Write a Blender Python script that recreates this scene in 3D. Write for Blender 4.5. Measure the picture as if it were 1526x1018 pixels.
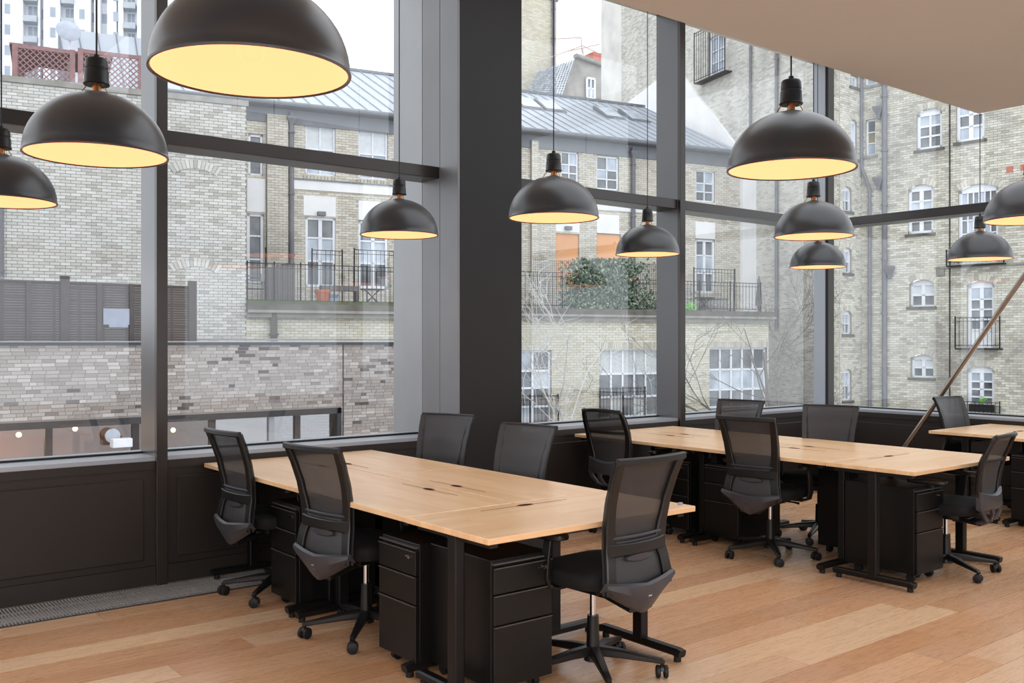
import bpy, bmesh, math, random
from mathutils import Vector, Matrix
PI = math.pi
rnd = random.Random(7)
sc = bpy.context.scene
C = sc.collection
for o in list(bpy.data.objects): bpy.data.objects.remove(o)

# ------------------------------------------------------------------ camera, sky, light, exposure
# room axes: X runs along the long glazed wall (away from the camera), Y runs towards that wall, Z up; floor at z = 0
F = 1430.0; HOR = 509.0; EYE = 1.5
CA, SA = 0.62252, 0.78261              # the view direction in room axes
cam_d = bpy.data.cameras.new('camera'); cam = bpy.data.objects.new('camera', cam_d); C.objects.link(cam)
cam_d.sensor_width = 36; cam_d.lens = 36 * F / 1526; cam_d.clip_end = 600
cam.location = (0, 0, EYE); cam.rotation_euler = (PI/2, 0, math.atan2(SA, CA) - PI/2)
sc.camera = cam

w = bpy.data.worlds.new('overcast_sky'); sc.world = w; w.use_nodes = True
wn = w.node_tree.nodes; wl = w.node_tree.links
bg = wn['Background']; tc = wn.new('ShaderNodeTexCoord'); sp = wn.new('ShaderNodeSeparateXYZ'); cr = wn.new('ShaderNodeValToRGB')
wl.new(tc.outputs['Generated'], sp.inputs[0]); wl.new(sp.outputs['Z'], cr.inputs[0]); wl.new(cr.outputs[0], bg.inputs[0])
cr.color_ramp.elements[0].position = 0.0; cr.color_ramp.elements[0].color = (0.90, 0.94, 1.0, 1)
cr.color_ramp.elements[1].position = 0.9; cr.color_ramp.elements[1].color = (0.93, 0.96, 1.0, 1)
bg.inputs[1].default_value = 1.95

def area(name, loc, rot, sx, sy, power, col=(1, 1, 1)):
    d = bpy.data.lights.new(name, 'AREA'); d.shape = 'RECTANGLE'; d.size = sx; d.size_y = sy; d.energy = power; d.color = col
    o = bpy.data.objects.new(name, d); C.objects.link(o); o.location = loc; o.rotation_euler = rot
    return o
# unseen fill light added behind the camera, under the mezzanine
area('rear_fill_light', (-1.3, -1.7, 2.44), (0, 0, 0), 5.6, 4.2, 540, (0.97, 0.98, 1.0))

sc.view_settings.view_transform = 'Standard'; sc.view_settings.look = 'None'
sc.view_settings.exposure = 0.0; sc.view_settings.gamma = 1.0
try: sc.view_settings.use_curve_mapping = False
except Exception: pass
sc.cycles.use_denoising = True
sc.cycles.max_bounces = 10; sc.cycles.transparent_max_bounces = 16
sc.cycles.diffuse_bounces = 5; sc.cycles.glossy_bounces = 4
sc.cycles.sample_clamp_indirect = 6
sc.cycles.caustics_reflective = False; sc.cycles.caustics_refractive = False

# ------------------------------------------------------------------ helpers
def lin(c):
    return tuple(((x/255)/12.92 if x/255 <= .04045 else ((x/255+.055)/1.055)**2.4) for x in c) + (1,)

def obj(name, me, mat=None, parent=None, loc=(0, 0, 0), rot=(0, 0, 0), kind=None, label=None):
    o = bpy.data.objects.new(name, me); C.objects.link(o)
    if mat is not None and me is not None and not me.materials: me.materials.append(mat)
    o.parent = parent; o.location = loc; o.rotation_euler = rot
    if kind: o['kind'] = kind
    if label: o['label'] = label
    return o
def empty(name, loc=(0, 0, 0), rz=0, label=None, cat=None, group=None, kind=None):
    o = bpy.data.objects.new(name, None); C.objects.link(o); o.location = loc; o.rotation_euler = (0, 0, rz)
    tag(o, label, cat, group, kind); return o
def tag(o, label=None, cat=None, group=None, kind=None):
    if label: o['label'] = label
    if cat: o['category'] = cat
    if group: o['group'] = group
    if kind: o['kind'] = kind
    return o
def copy_tree(o, parent=None):
    c = o.copy(); C.objects.link(c); c.parent = parent
    for ch in list(o.children): copy_tree(ch, c)
    return c

class MB:
    def __init__(s): s.v = []; s.f = []; s.t = []; s.tone = 0.5
    def add(s, vs, fs):
        b = len(s.v); s.v += [tuple(p) for p in vs]
        for f in fs: s.f.append(tuple(i+b for i in f)); s.t.append(s.tone)
    def box(s, x0, x1, y0, y1, z0, z1, back=True):
        vs = [(x0,y0,z0),(x1,y0,z0),(x1,y1,z0),(x0,y1,z0),(x0,y0,z1),(x1,y0,z1),(x1,y1,z1),(x0,y1,z1)]
        fs = [(0,1,5,4),(1,2,6,5),(3,0,4,7),(4,5,6,7),(0,3,2,1)]
        if back: fs.append((2,3,7,6))
        s.add(vs, fs); return s
    def rbox(s, x0, x1, y0, y1, z0, z1, r=.004, seg=2):
        bm = bmesh.new(); bmesh.ops.create_cube(bm, size=1)
        for v in bm.verts:
            v.co = Vector(((x0+x1)/2+v.co.x*(x1-x0), (y0+y1)/2+v.co.y*(y1-y0), (z0+z1)/2+v.co.z*(z1-z0)))
        bmesh.ops.bevel(bm, geom=bm.edges[:], offset=r, segments=seg, profile=.5, affect='EDGES')
        s.bm(bm); return s
    def bm(s, bm, mat=None):
        bm.verts.index_update()
        s.add([(mat @ v.co if mat else v.co) for v in bm.verts], [[v.index for v in f.verts] for f in bm.faces]); bm.free()
    def quad(s, a, b, c, d): s.add([a, b, c, d], [(0, 1, 2, 3)]); return s
    def loft(s, rings, cap=True, closed=True):
        n = len(rings[0]); vs = [p for r in rings for p in r]; fs = []
        for i in range(len(rings)-1):
            for j in range(n if closed else n-1):
                k = (j+1) % n; fs.append((i*n+j, i*n+k, (i+1)*n+k, (i+1)*n+j))
        if cap and closed:
            fs.append(tuple(reversed(range(n)))); fs.append(tuple(range((len(rings)-1)*n, len(rings)*n)))
        s.add(vs, fs); return s
    def tube(s, pts, r, n=8, cap=True):
        pts = [Vector(p) for p in pts]; m = len(pts)
        rs = r if isinstance(r, (list, tuple)) else [r]*m
        rings = []; T = (pts[1]-pts[0]).normalized()
        N = T.orthogonal().normalized()
        for i in range(m):
            t = (pts[min(i+1, m-1)]-pts[max(i-1, 0)]).normalized()
            q = T.rotation_difference(t); N = (q @ N).normalized(); T = t; B = T.cross(N)
            rings.append([pts[i]+(N*math.cos(2*PI*k/n)+B*math.sin(2*PI*k/n))*rs[i] for k in range(n)])
        return s.loft(rings, cap)
    def sweep(s, pts, hw, ht, side):
        """rectangular bar with slightly cut corners; hw = half width along 'side', ht = half thickness across it"""
        pts = [Vector(p) for p in pts]; m = len(pts); side = Vector(side)
        hw = hw if isinstance(hw, (list, tuple)) else [hw]*m; ht = ht if isinstance(ht, (list, tuple)) else [ht]*m
        rings = []
        for i in range(m):
            t = (pts[min(i+1, m-1)]-pts[max(i-1, 0)]).normalized()
            A = (side - t*side.dot(t)).normalized(); B = t.cross(A).normalized()
            c = min(hw[i], ht[i])*.45
            prof = [(-hw[i]+c,-ht[i]),(hw[i]-c,-ht[i]),(hw[i],-ht[i]+c),(hw[i],ht[i]-c),(hw[i]-c,ht[i]),(-hw[i]+c,ht[i]),(-hw[i],ht[i]-c),(-hw[i],-ht[i]+c)]
            rings.append([pts[i]+A*a+B*b for a, b in prof])
        return s.loft(rings)
    def lathe(s, prof, n=32, c=(0, 0, 0), closed_prof=False):
        rings = [[(c[0]+r*math.cos(2*PI*k/n), c[1]+r*math.sin(2*PI*k/n), c[2]+z) for k in range(n)] for r, z in prof]
        return s.loft(rings, cap=False)
    def cyl(s, c, r, h, n=16): 
        x, y, z = c
        return s.loft([[(x+r*math.cos(2*PI*k/n), y+r*math.sin(2*PI*k/n), z+q) for k in range(n)] for q in (0, h)])
    def mesh(s, name, smooth=False, tone=False):
        me = bpy.data.meshes.new(name); me.from_pydata(s.v, [], s.f); 
        if tone:
            a = me.attributes.new('tone', 'FLOAT', 'FACE'); a.data.foreach_set('value', s.t)
        me.update()
        if smooth:
            me.polygons.foreach_set('use_smooth', [True]*len(me.polygons))
            try: me.set_sharp_from_angle(angle=math.radians(40))
            except Exception: pass
        return me
    def build(s, name, mat, parent=None, smooth=False, **k):
        return obj(name, s.mesh(name, smooth, k.pop('tone', False)), mat, parent, **k)

# ------------------------------------------------------------------ materials
MATS = {}
class NT:
    def __init__(s, name):
        s.m = bpy.data.materials.new(name); s.m.use_nodes = True; s.n = s.m.node_tree.nodes; s.l = s.m.node_tree.links
        s.p = s.n['Principled BSDF']; s.out = s.n['Material Output']
    def new(s, t, **k):
        n = s.n.new(t)
        for a, b in k.items(): setattr(n, a, b)
        return n
    def tex(s): return s.new('ShaderNodeTexCoord').outputs['Object']
    def mapping(s, src, scale=(1,1,1), loc=(0,0,0)):
        m = s.new('ShaderNodeMapping'); m.inputs['Scale'].default_value = scale; m.inputs['Location'].default_value = loc
        s.l.new(src, m.inputs[0]); return m.outputs[0]
    def noise(s, src, scale=5, detail=4, rough=.5, dist=0):
        n = s.new('ShaderNodeTexNoise'); n.inputs['Scale'].default_value = scale; n.inputs['Detail'].default_value = detail
        n.inputs['Roughness'].default_value = rough; n.inputs['Distortion'].default_value = dist
        s.l.new(src, n.inputs['Vector']); return n.outputs['Fac']
    def ramp(s, src, stops):
        r = s.new('ShaderNodeValToRGB'); e = r.color_ramp.elements
        while len(e) < len(stops): e.new(.5)
        for i, (p, c) in enumerate(stops): e[i].position = p; e[i].color = c if len(c) == 4 else tuple(c)+(1,)
        s.l.new(src, r.inputs[0]); return r.outputs[0]
    def mix(s, fac, a, b, mode='MIX'):
        n = s.new('ShaderNodeMix', data_type='RGBA', blend_type=mode)
        for inp, v in ((n.inputs[0], fac), (n.inputs[6], a), (n.inputs[7], b)):
            if hasattr(v, 'links'): s.l.new(v, inp)
            else: inp.default_value = v
        return n.outputs[2]
    def math(s, op, a, b=0.0):
        n = s.new('ShaderNodeMath', operation=op)
        for inp, v in ((n.inputs[0], a), (n.inputs[1], b)):
            if hasattr(v, 'links'): s.l.new(v, inp)
            else: inp.default_value = v
        return n.outputs[0]
    def bump(s, src, strength=.2, dist=.01):
        b = s.new('ShaderNodeBump'); b.inputs['Strength'].default_value = strength; b.inputs['Distance'].default_value = dist
        s.l.new(src, b.inputs['Height']); s.l.new(b.outputs[0], s.p.inputs['Normal'])
    def col(s, src):
        if hasattr(src, 'links'): s.l.new(src, s.p.inputs['Base Color'])
        else: s.p.inputs['Base Color'].default_value = src
    def rough(s, v):
        if hasattr(v, 'links'): s.l.new(v, s.p.inputs['Roughness'])
        else: s.p.inputs['Roughness'].default_value = v

def plain(name, rgb, rough=.5, metal=0, spec=.5, var=.12, scale=6, bump=0):
    t = NT(name); c = lin(rgb); d = tuple(x*(1-var) for x in c[:3]); e = tuple(min(1, x*(1+var)) for x in c[:3])
    f = t.noise(t.tex(), scale); t.col(t.ramp(f, [(.3, d), (.7, e)])); t.rough(rough)
    t.p.inputs['Metallic'].default_value = metal; t.p.inputs['Specular IOR Level'].default_value = spec
    if bump: t.bump(t.noise(t.tex(), 400, 2), bump, .001)
    MATS[name] = t.m; return t.m

def brick_mat(name, stops, stain=(90, 85, 80), stain_amt=.5, use_random=False, stain_scale=.5):
    t = NT(name); tx = t.tex()
    if use_random: src = t.new('ShaderNodeObjectInfo').outputs['Random']
    else: src = t.new('ShaderNodeAttribute', attribute_name='tone').outputs['Fac']
    base = t.ramp(src, [(p, lin(c)) for p, c in stops])
    g = t.noise(tx, 35, 4, .7)
    base = t.mix(.3, base, t.ramp(g, [(.3, (.6,.6,.6)), (.7, (1,1,1))]), 'MULTIPLY')
    s = t.noise(t.mapping(tx, (1, 1, .55)), stain_scale, 6, .62, .6)
    f = t.math('MULTIPLY', t.ramp(s, [(.5, (0,0,0)), (.72, (1,1,1))]), stain_amt)
    base = t.mix(f, base, lin(stain)); t.col(base); t.rough(.9); t.p.inputs['Specular IOR Level'].default_value = .2
    t.bump(g, .3, .01); MATS[name] = t.m; return t.m

def floor_mat():
    t = NT('oak_floor'); tx = t.tex(); oi = t.new('ShaderNodeObjectInfo')
    va = t.new('ShaderNodeVectorMath', operation='SCALE'); va.inputs[0].default_value = (37, 91, 13); t.l.new(oi.outputs['Random'], va.inputs['Scale'])
    ad = t.new('ShaderNodeVectorMath', operation='ADD'); t.l.new(tx, ad.inputs[0]); t.l.new(va.outputs[0], ad.inputs[1]); v = ad.outputs[0]
    base = t.ramp(oi.outputs['Random'], [(0, lin((186,138,98))), (.22, lin((206,162,122))), (.5, lin((190,146,108))), (.75, lin((206,168,132))), (.93, lin((216,182,144))), (1, lin((230,204,164)))])
    gr = t.noise(t.mapping(v, (1.2, 16, 4)), 3.2, 6, .6, 1.2)
    base = t.mix(.55, base, t.ramp(gr, [(.25, (.72,.66,.60)), (.5, (.96,.94,.93)), (.72, (1.08,1.05,1.02))]), 'MULTIPLY')
    vo = t.new('ShaderNodeTexVoronoi'); vo.inputs['Scale'].default_value = 1.0; t.l.new(t.mapping(v, (.9, 2.6, 1)), vo.inputs['Vector'])
    kn = t.ramp(vo.outputs['Distance'], [(.015, (1,1,1)), (.05, (0,0,0))])
    base = t.mix(t.math('MULTIPLY', kn, .65), base, lin((92, 60, 42)))
    bl = t.noise(v, 1.1, 3)
    base = t.mix(t.math('MULTIPLY', t.ramp(bl, [(.45, (0,0,0)), (.7, (1,1,1))]), .25), base, lin((190,160,140)))
    t.col(base); t.rough(t.math('ADD', t.math('MULTIPLY', gr, .16), .20)); t.p.inputs['Specular IOR Level'].default_value = .5
    t.bump(gr, .08, .002); MATS['floor'] = t.m
def desk_mat():
    t = NT('desk_oak'); tx = t.tex(); oi = t.new('ShaderNodeObjectInfo')
    br = t.new('ShaderNodeTexBrick'); br.inputs['Scale'].default_value = 1; br.inputs['Mortar Size'].default_value = 0
    br.inputs['Brick Width'].default_value = .42; br.inputs['Row Height'].default_value = .045; br.inputs['Bias'].default_value = 0
    br.inputs['Color1'].default_value = lin((236,202,160)); br.inputs['Color2'].default_value = lin((224,186,142)); br.inputs['Mortar'].default_value = lin((200,152,108))
    t.l.new(tx, br.inputs['Vector'])
    gr = t.noise(t.mapping(tx, (2, 30, 8)), 3, 5, .6, .8)
    base = t.mix(.35, br.outputs['Color'], t.ramp(gr, [(.3, (.72,.66,.6)), (.65, (1.05,1.03,1.0))]), 'MULTIPLY')
    t.col(base); t.rough(.28); MATS['desk'] = t.m
def mesh_fabric():
    t = NT('mesh_fabric'); t.col((.035,.035,.038,1)); t.rough(.5); tr = t.new('ShaderNodeBsdfTransparent'); mx = t.new('ShaderNodeMixShader')
    w_ = t.new('ShaderNodeTexWave'); w_.inputs['Scale'].default_value = 160; t.l.new(t.tex(), w_.inputs['Vector']); w_.bands_direction = 'Z'
    t.l.new(t.math('ADD', t.math('MULTIPLY', w_.outputs['Fac'], .06), .89), mx.inputs[0])
    t.l.new(tr.outputs[0], mx.inputs[1]); t.l.new(t.p.outputs[0], mx.inputs[2]); t.l.new(mx.outputs[0], t.out.inputs[0]); MATS['mesh'] = t.m
def glass_mat(name, tint, base, pw):
    t = NT(name); tr = t.new('ShaderNodeBsdfTransparent'); tr.inputs[0].default_value = tint
    gl = t.new('ShaderNodeBsdfGlossy'); gl.inputs['Roughness'].default_value = .0; gl.inputs[0].default_value = (.95,.97,1,1)
    lw = t.new('ShaderNodeLayerWeight'); f = t.math('ADD', t.math('MULTIPLY', t.math('POWER', lw.outputs['Facing'], pw), .6), base)
    mx = t.new('ShaderNodeMixShader'); t.l.new(f, mx.inputs[0]); t.l.new(tr.outputs[0], mx.inputs[1]); t.l.new(gl.outputs[0], mx.inputs[2])
    t.l.new(mx.outputs[0], t.out.inputs[0]); t.n.remove(t.p); MATS[name] = t.m
def emit(name, c, s):
    t = NT(name); t.col((0,0,0,1)); t.rough(.6); t.p.inputs['Emission Color'].default_value = c; t.p.inputs['Emission Strength'].default_value = s; MATS[name] = t.m
def lattice_leaf():
    t = NT('ivy_leaf'); s = t.new('ShaderNodeAttribute', attribute_name='tone').outputs['Fac']
    t.col(t.ramp(s, [(0, lin((66,78,66))), (.5, lin((102,120,102))), (.85, lin((140,154,134))), (1, lin((168,174,146)))])); t.rough(.6); MATS['ivy'] = t.m
def slate():
    t = NT('slate'); s = t.new('ShaderNodeAttribute', attribute_name='tone').outputs['Fac']
    t.col(t.ramp(s, [(0, lin((120,128,138))), (1, lin((165,172,182)))])); t.rough(.6); MATS['slate'] = t.m

floor_mat(); desk_mat(); mesh_fabric(); lattice_leaf(); slate()
glass_mat('window_glass', (.97,.985,.98,1), .07, 4.5)
glass_mat('far_glass', (.9,.93,.95,1), .10, 3.0)
glass_mat('sky_glass', (.7,.78,.85,1), .26, 3.0)
emit('lamp_glow', (2.6, .81, .35, 1), 1.0)
emit('bulb_glow', (1.0, .62, .25, 1), 6.0)
plain('bronze_metal', (42,36,33), .30, .2, .7, .08)
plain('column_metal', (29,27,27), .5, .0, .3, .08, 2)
plain('ledge_metal', (152,158,166), .32, .2, .6, .04, 2)
plain('mullion_body', (90,90,92), .28, .45, .6, .05, 2)
plain('grille_metal', (190,188,186), .35, .3, .6, .04, 4)
plain('panel_metal', (38,32,28), .48, .0, .35, .10, 2)
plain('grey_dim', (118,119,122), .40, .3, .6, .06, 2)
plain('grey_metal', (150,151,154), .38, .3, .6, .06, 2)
plain('black_steel', (9,8,8), .42, .0, .35, .15, 8, .05)
plain('lip_metal', (84,82,80), .4, .3)
plain('black_plastic', (15,14,14), .40, 0, .45, .1, 10)
plain('grey_plastic', (56,56,61), .38, 0, .5, .1, 10)
plain('seat_fabric', (18,18,19), .85, 0, .3, .2, 60, .3)
plain('rubber', (14,14,14), .6, 0, .4)
plain('chrome', (200,200,200), .15, 1, .5, .02)
plain('steel', (150,138,128), .28, .9, .5, .05)
plain('copper', (170,110,70), .3, .9, .5, .05)
plain('dark_gap', (24,18,14), .9, 0, .1)
plain('port_brown', (120,60,36), .6)
plain('plaster', (174,186,198), .9, 0, .2, .03, 1.2)
plain('white_wall', (236,234,230), .9, 0, .2, .02)
plain('lamp_black', (31,32,36), .34, .1, .8, .06, 5)
MATS['lamp_black'].node_tree.nodes['Principled BSDF'].inputs['Sheen Weight'].default_value = .12
plain('brass', (190,140,60), .3, .9)
plain('white_paint', (232,234,240), .5, 0, .4, .04)
plain('render_white', (236,236,237), .9, 0, .2, .06, 1.2)
plain('old_render', (214,212,207), .95, 0, .2, .16, .8)
plain('blind', (214,218,222), .8, 0, .3, .06, 8)
plain('curtain', (200,204,204), .9, 0, .2, .15, 14)
plain('zinc', (176,182,192), .45, .25, .5, .06, 1.5)
plain('zinc_dark', (120,123,129), .5, .2, .5, .1, 3)
plain('zinc_seam', (150,156,166), .5, .2)
plain('stone', (104,101,94), .95, 0, .2, .3, 3)
plain('coping_stone', (150,148,142), .95, 0, .2, .2, 3)
plain('coping_black', (52,50,52), .6, .2, .4, .1, 3)
plain('iron', (38,36,38), .6, .3, .4, .1, 8)
plain('pipe_grey', (120,120,126), .6, .1, .4, .12, 5)
plain('orange_board', (232,172,124), .8, 0, .3, .05, 1)
plain('terracotta', (196,112,72), .85)
plain('blue_glaze', (140,160,190), .4)
plain('timber_grey', (112,108,108), .8, 0, .3, .15, 8)
plain('fence_brown', (78,70,68), .75, 0, .3, .14, 12)
plain('trellis_brown', (150,118,118), .85, 0, .2, .15, 10)
plain('bark', (120,114,110), .95, 0, .2, .2, 20)
plain('pale_bark', (190,188,186), .9, 0, .2, .1, 20)
plain('ground_paving', (130,128,124), .95, 0, .2, .2, 1)
plain('gravel', (120,118,116), .95, 0, .2, .3, 20)
plain('tower_white', (232,234,238), .9, 0, .2, .03, 1)
plain('tower_shade', (186,192,200), .7, 0, .3, .1, 1)
plain('tower_glass', (160,170,184), .2, 0, .6, .2, .4)
plain('shop_wall', (150,110,84), .8, 0, .3, .15, 2)
plain('leaf_green', (120,190,90), .6, 0, .3, .2, 20)
plain('dish_grey', (176,184,196), .5, .1, .4)
plain('paper', (150,156,172), .8)
plain('stair_wall', (120,120,118), .9)
plain('rust_red', (196,120,104), .9)
def pane_mat(name, c, c2):
    t = NT(name); f = t.noise(t.tex(), 1.5, 3); t.col(t.ramp(f, [(.35, lin(c)), (.65, lin(c2))])); t.rough(.12)
    t.p.inputs['Specular IOR Level'].default_value = .9; MATS[name] = t.m
pane_mat('pane_dark', (70,74,78), (120,126,132)); pane_mat('pane_pale', (150,162,176), (196,206,218)); pane_mat('pane_yellow', (120,112,80), (160,148,104))
brick_mat('brick_painted', [(0, (178,175,168)), (.25, (200,198,192)), (.6, (208,207,202)), (1, (218,217,213))], (170,165,158), .3)
brick_mat('brick_painted_one', [(0, (178,175,168)), (.25, (200,198,192)), (.6, (208,207,202)), (1, (218,217,213))], (170,165,158), .3, True)
brick_mat('brick_buff', [(0, (186,178,164)), (.15, (204,197,183)), (.5, (213,207,193)), (.8, (221,216,205)), (1, (214,211,203))], (160,154,146), .4)
brick_mat('brick_cream', [(0, (202,196,176)), (.3, (213,208,190)), (.7, (219,215,200)), (1, (225,223,212))], (180,174,162), .4, False, .35)
brick_mat('brick_old', [(0, (180,175,164)), (.2, (201,196,183)), (.5, (213,209,195)), (.8, (221,218,206)), (1, (229,227,218))], (140,137,134), .65, False, .6)
GREYS = [(0, (82,76,74)), (.04, (112,104,100)), (.09, (152,143,138)), (.45, (164,155,150)), (.75, (174,166,161)), (.93, (182,174,170)), (1, (194,187,183))]
brick_mat('brick_pale', [(0, (182,179,170)), (.3, (202,199,190)), (1, (220,218,210))], (144,142,140), .7, False, .55)
brick_mat('brick_grey', GREYS, (150,145,142), .2); brick_mat('brick_grey_one', GREYS, (150,145,142), .2, True)
plain('mortar', (158,154,146), .95, 0, .1, .1, 3); plain('mortar_pale', (140,138,136), .95, 0, .1, .1, 3); plain('mortar_grey', (146,139,134), .95, 0, .1, .1, 3)
M = MATS

# ------------------------------------------------------------------ room shell
FLY0, FLX1, WA, GA, WB, GB = -4.0, 9.13, 6.0, 6.25, 9.13, 9.38    # wall planes and the glass lines behind them
SILL, TR0, TR1, CEIL = .79, 2.73, 2.815, 4.6
def struct(name, mb, mat, smooth=False, parent=None): 
    o = mb.build(name, mat, parent, smooth)
    if parent is None: o['kind'] = 'structure'
    return o

fl = struct('floor', MB().box(-4.5, 9.13, -4, 5.58, -.12, -.018), M['dark_gap'])
PW = .185
plank_meshes = {}
def plank_mesh(L):
    L = round(L, 2)
    if L not in plank_meshes: plank_meshes[L] = MB().box(.0009, L-.0009, .0011, PW-.0011, -.018, 0).mesh('plank')
    return plank_meshes[L]
y = 5.58-PW; row = 0
while y > 1.0:
    # only boards the photograph can see; the dark sub-floor strip behind the camera is covered by longer boards below
    xs = -4.5 + (row*0.73 % 2.1)*-1
    x = xs
    while x < 9.13:
        L = rnd.choice([1.4, 1.8, 2.0, 2.2]); x1 = min(x+L, 9.13); xx = max(x, -4.5)
        if x1 > -0.5+0 and x1 - xx > .05: obj('plank', plank_mesh(x1-max(xx, -.5)), M['floor'], fl, (max(xx, -.5), y, 0))
        x += L
    y -= PW; row += 1
ylast = y + PW
mb = MB()
yy = ylast
while yy > -4: mb.box(-4.5, 2.2, yy-PW, yy-.0016, -.018, 0).box(2.202, 9.13, yy-PW, yy-.0016, -.018, 0); yy -= PW
yy = 5.58
while yy > ylast+.01: mb.box(-4.5, -.502, yy-PW, yy-.0016, -.018, 0); yy -= PW
mb.build('plank_field', M['floor'], fl, kind='stuff')

# trench heater grille along the long glazed wall
tr = empty('floor_grille', (1.0, 5.58, 0), 0, 'long narrow metal heating grille let into the floor below the dark window wall', 'grille')
MB().box(-3.5, 8.13, 0, .022, -.05, .003).box(-3.5, 8.13, .395, .42, -.05, .006).build('frame', M['steel'], tr)
MB().box(-3.5, 8.13, .022, .395, -.12, -.11).build('trough', M['dark_gap'], tr)
MB().box(-3.5, 8.13, .13, .27, -.09, -.05).build('heater_fin', M['black_steel'], tr)
mb = MB(); x = -3.4
while x < 8.1: mb.box(x, x+.0075, .022, .395, -.012, 0); x += .018
mb.box(-3.4, 8.1, .11, .117, -.014, -.002).box(-3.4, 8.1, .29, .297, -.014, -.002)
mb.build('grille_bar', M['grille_metal'], tr, kind='stuff')

# spandrel wall below the long glazing
def spandrel(name, n, loc, rz, L):
    r = empty(name, loc, rz, kind='structure')
    MB().box(0, L, .0, .25, -.02, SILL-.005).build('backing', M['panel_metal'], r)
    MB().box(0, L, -.004, .45, SILL-.03, SILL).build('ledge', M['ledge_metal'], r)
    for (a, b) in n:
        m = MB(); z0, z1 = .12, .70; e = .07
        m.rbox(a+e, b-e, -.012, .002, .16, .66, .004, 1); m.build('panel', M['panel_metal'], r)
        m = MB().box(a+.002, b-.002, -.02, .0, .0, .12).box(a+.002, b-.002, -.012, .0, .715, .765); m.build('rail', M['panel_metal'], r)
    return r
spandrel('wall_left', [(0.1, 2.46), (2.53, 4.58), (5.18, 7.23), (7.31, 9.6)], (-.5, WA, 0), 0, 9.75)
# right wall: local x runs towards -Y
spandrel('wall_right', [(.05, 2.35), (2.45, 4.75), (4.85, 7.15), (7.25, 9.95)], (WB, WA+.0, 0), -PI/2, 10)
# mullions: grey body colour stands in for sky reflected on the flanks
def mull(name, x0, x1, y0, y1, z1=CEIL):
    r = empty(name, (0, 0, 0), 0, kind='structure')
    if x0 > 9.0 and y1-y0 < .12: MB().rbox(x0+.03, x1, y0, y1, 0, z1, .003, 1).build('mullion_body', M['mullion_body'], r); MB().rbox(x0, x0+.032, y0+.001, y1-.001, 0, z1, .003, 1).build('face_plate', M['bronze_metal'], r)
    else: MB().rbox(x0, x1, y0+.03, y1, 0, z1, .003, 1).build('mullion_body', M['mullion_body'], r); MB().rbox(x0+.001, x1-.001, y0, y0+.032, 0, z1, .003, 1).build('face_plate', M['bronze_metal'], r)
    return r
mull('trim_1', 1.96, 2.03, WA-.03, GA+.02); mull('trim_2', 6.735, 6.81, WA-.03, GA+.02); mull('trim_3', -.44, -.37, WA-.03, GA+.02)
struct('trim_4', MB().rbox(9.285, 9.40, 6.09, 6.17, 0, CEIL, .003, 1), M['panel_metal']); MB().box(9.27, 9.284, 6.12, 6.26, 0, CEIL).build('cladding', M['ledge_metal'], bpy.data.objects['trim_4']); MB().box(9.29, 9.40, 6.17, 6.27, 0, CEIL).build('outer_post', M['panel_metal'], bpy.data.objects['trim_4']); 
mull('trim_5', WB-.03, GB+.02, 3.52, 3.60); mull('trim_6', WB-.03, GB+.02, 1.1, 1.18)
# transoms
for i, (a, b) in enumerate([(-2.8, 1.96), (2.03, 4.08), (4.68, 6.735), (6.81, 9.3)]):
    r = struct('trim_%d' % (7+i), MB().rbox(a, b, WA+.04, GA+.01, TR0, TR1, .003, 1), M['mullion_body']); MB().rbox(a, b, WA+.005, WA+.042, TR0-.001, TR1+.001, .003, 1).build('face_plate', M['bronze_metal'], r)
for i, (a, b) in enumerate([(3.6, 6.2), (1.18, 3.52), (-1.3, 1.1)]):
    r = struct('trim_%d' % (11+i), MB().rbox(WB+.04, GB+.01, a, b, TR0, TR1, .003, 1), M['mullion_body']); MB().rbox(WB+.005, WB+.042, a, b, TR0-.001, TR1+.001, .003, 1).build('face_plate', M['bronze_metal'], r)
# steel clad column: flank light gradient painted into its grey sheets, paler outside; dark face
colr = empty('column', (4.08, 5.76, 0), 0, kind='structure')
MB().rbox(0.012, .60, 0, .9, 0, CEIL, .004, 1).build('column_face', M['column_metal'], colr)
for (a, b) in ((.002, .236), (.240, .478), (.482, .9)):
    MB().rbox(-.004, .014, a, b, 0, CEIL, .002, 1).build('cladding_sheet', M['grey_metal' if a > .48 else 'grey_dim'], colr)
# glazing (every pane its own window)
k = 1
for (a, b) in [(-.37, 1.97), (2.02, 4.085), (4.68, 6.74), (6.80, 9.29)]:
    for (z0, z1) in ((SILL, TR0+.01), (TR1-.01, CEIL)):
        g = MB().quad((a, GA, z0), (b, GA, z0), (b, GA, z1), (a, GA, z1)).build('window_%d' % k, M['window_glass'], kind='structure'); k += 1
        MB().box(a, b, GA-.018, GA+.012, z0, z0+.012).build('glazing_bead', M['black_steel'], g)
for (a, b) in [(3.60, 6.12), (1.18, 3.53), (-1.3, 1.11)]:
    for (z0, z1) in ((SILL, TR0+.01), (TR1-.01, CEIL)):
        g = MB().quad((GB, b, z0), (GB, a, z0), (GB, a, z1), (GB, b, z1)).build('window_%d' % k, M['window_glass'], kind='structure'); k += 1
        MB().box(GB-.018, GB+.012, a, b, z0, z0+.012).build('glazing_bead', M['black_steel'], g)
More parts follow.
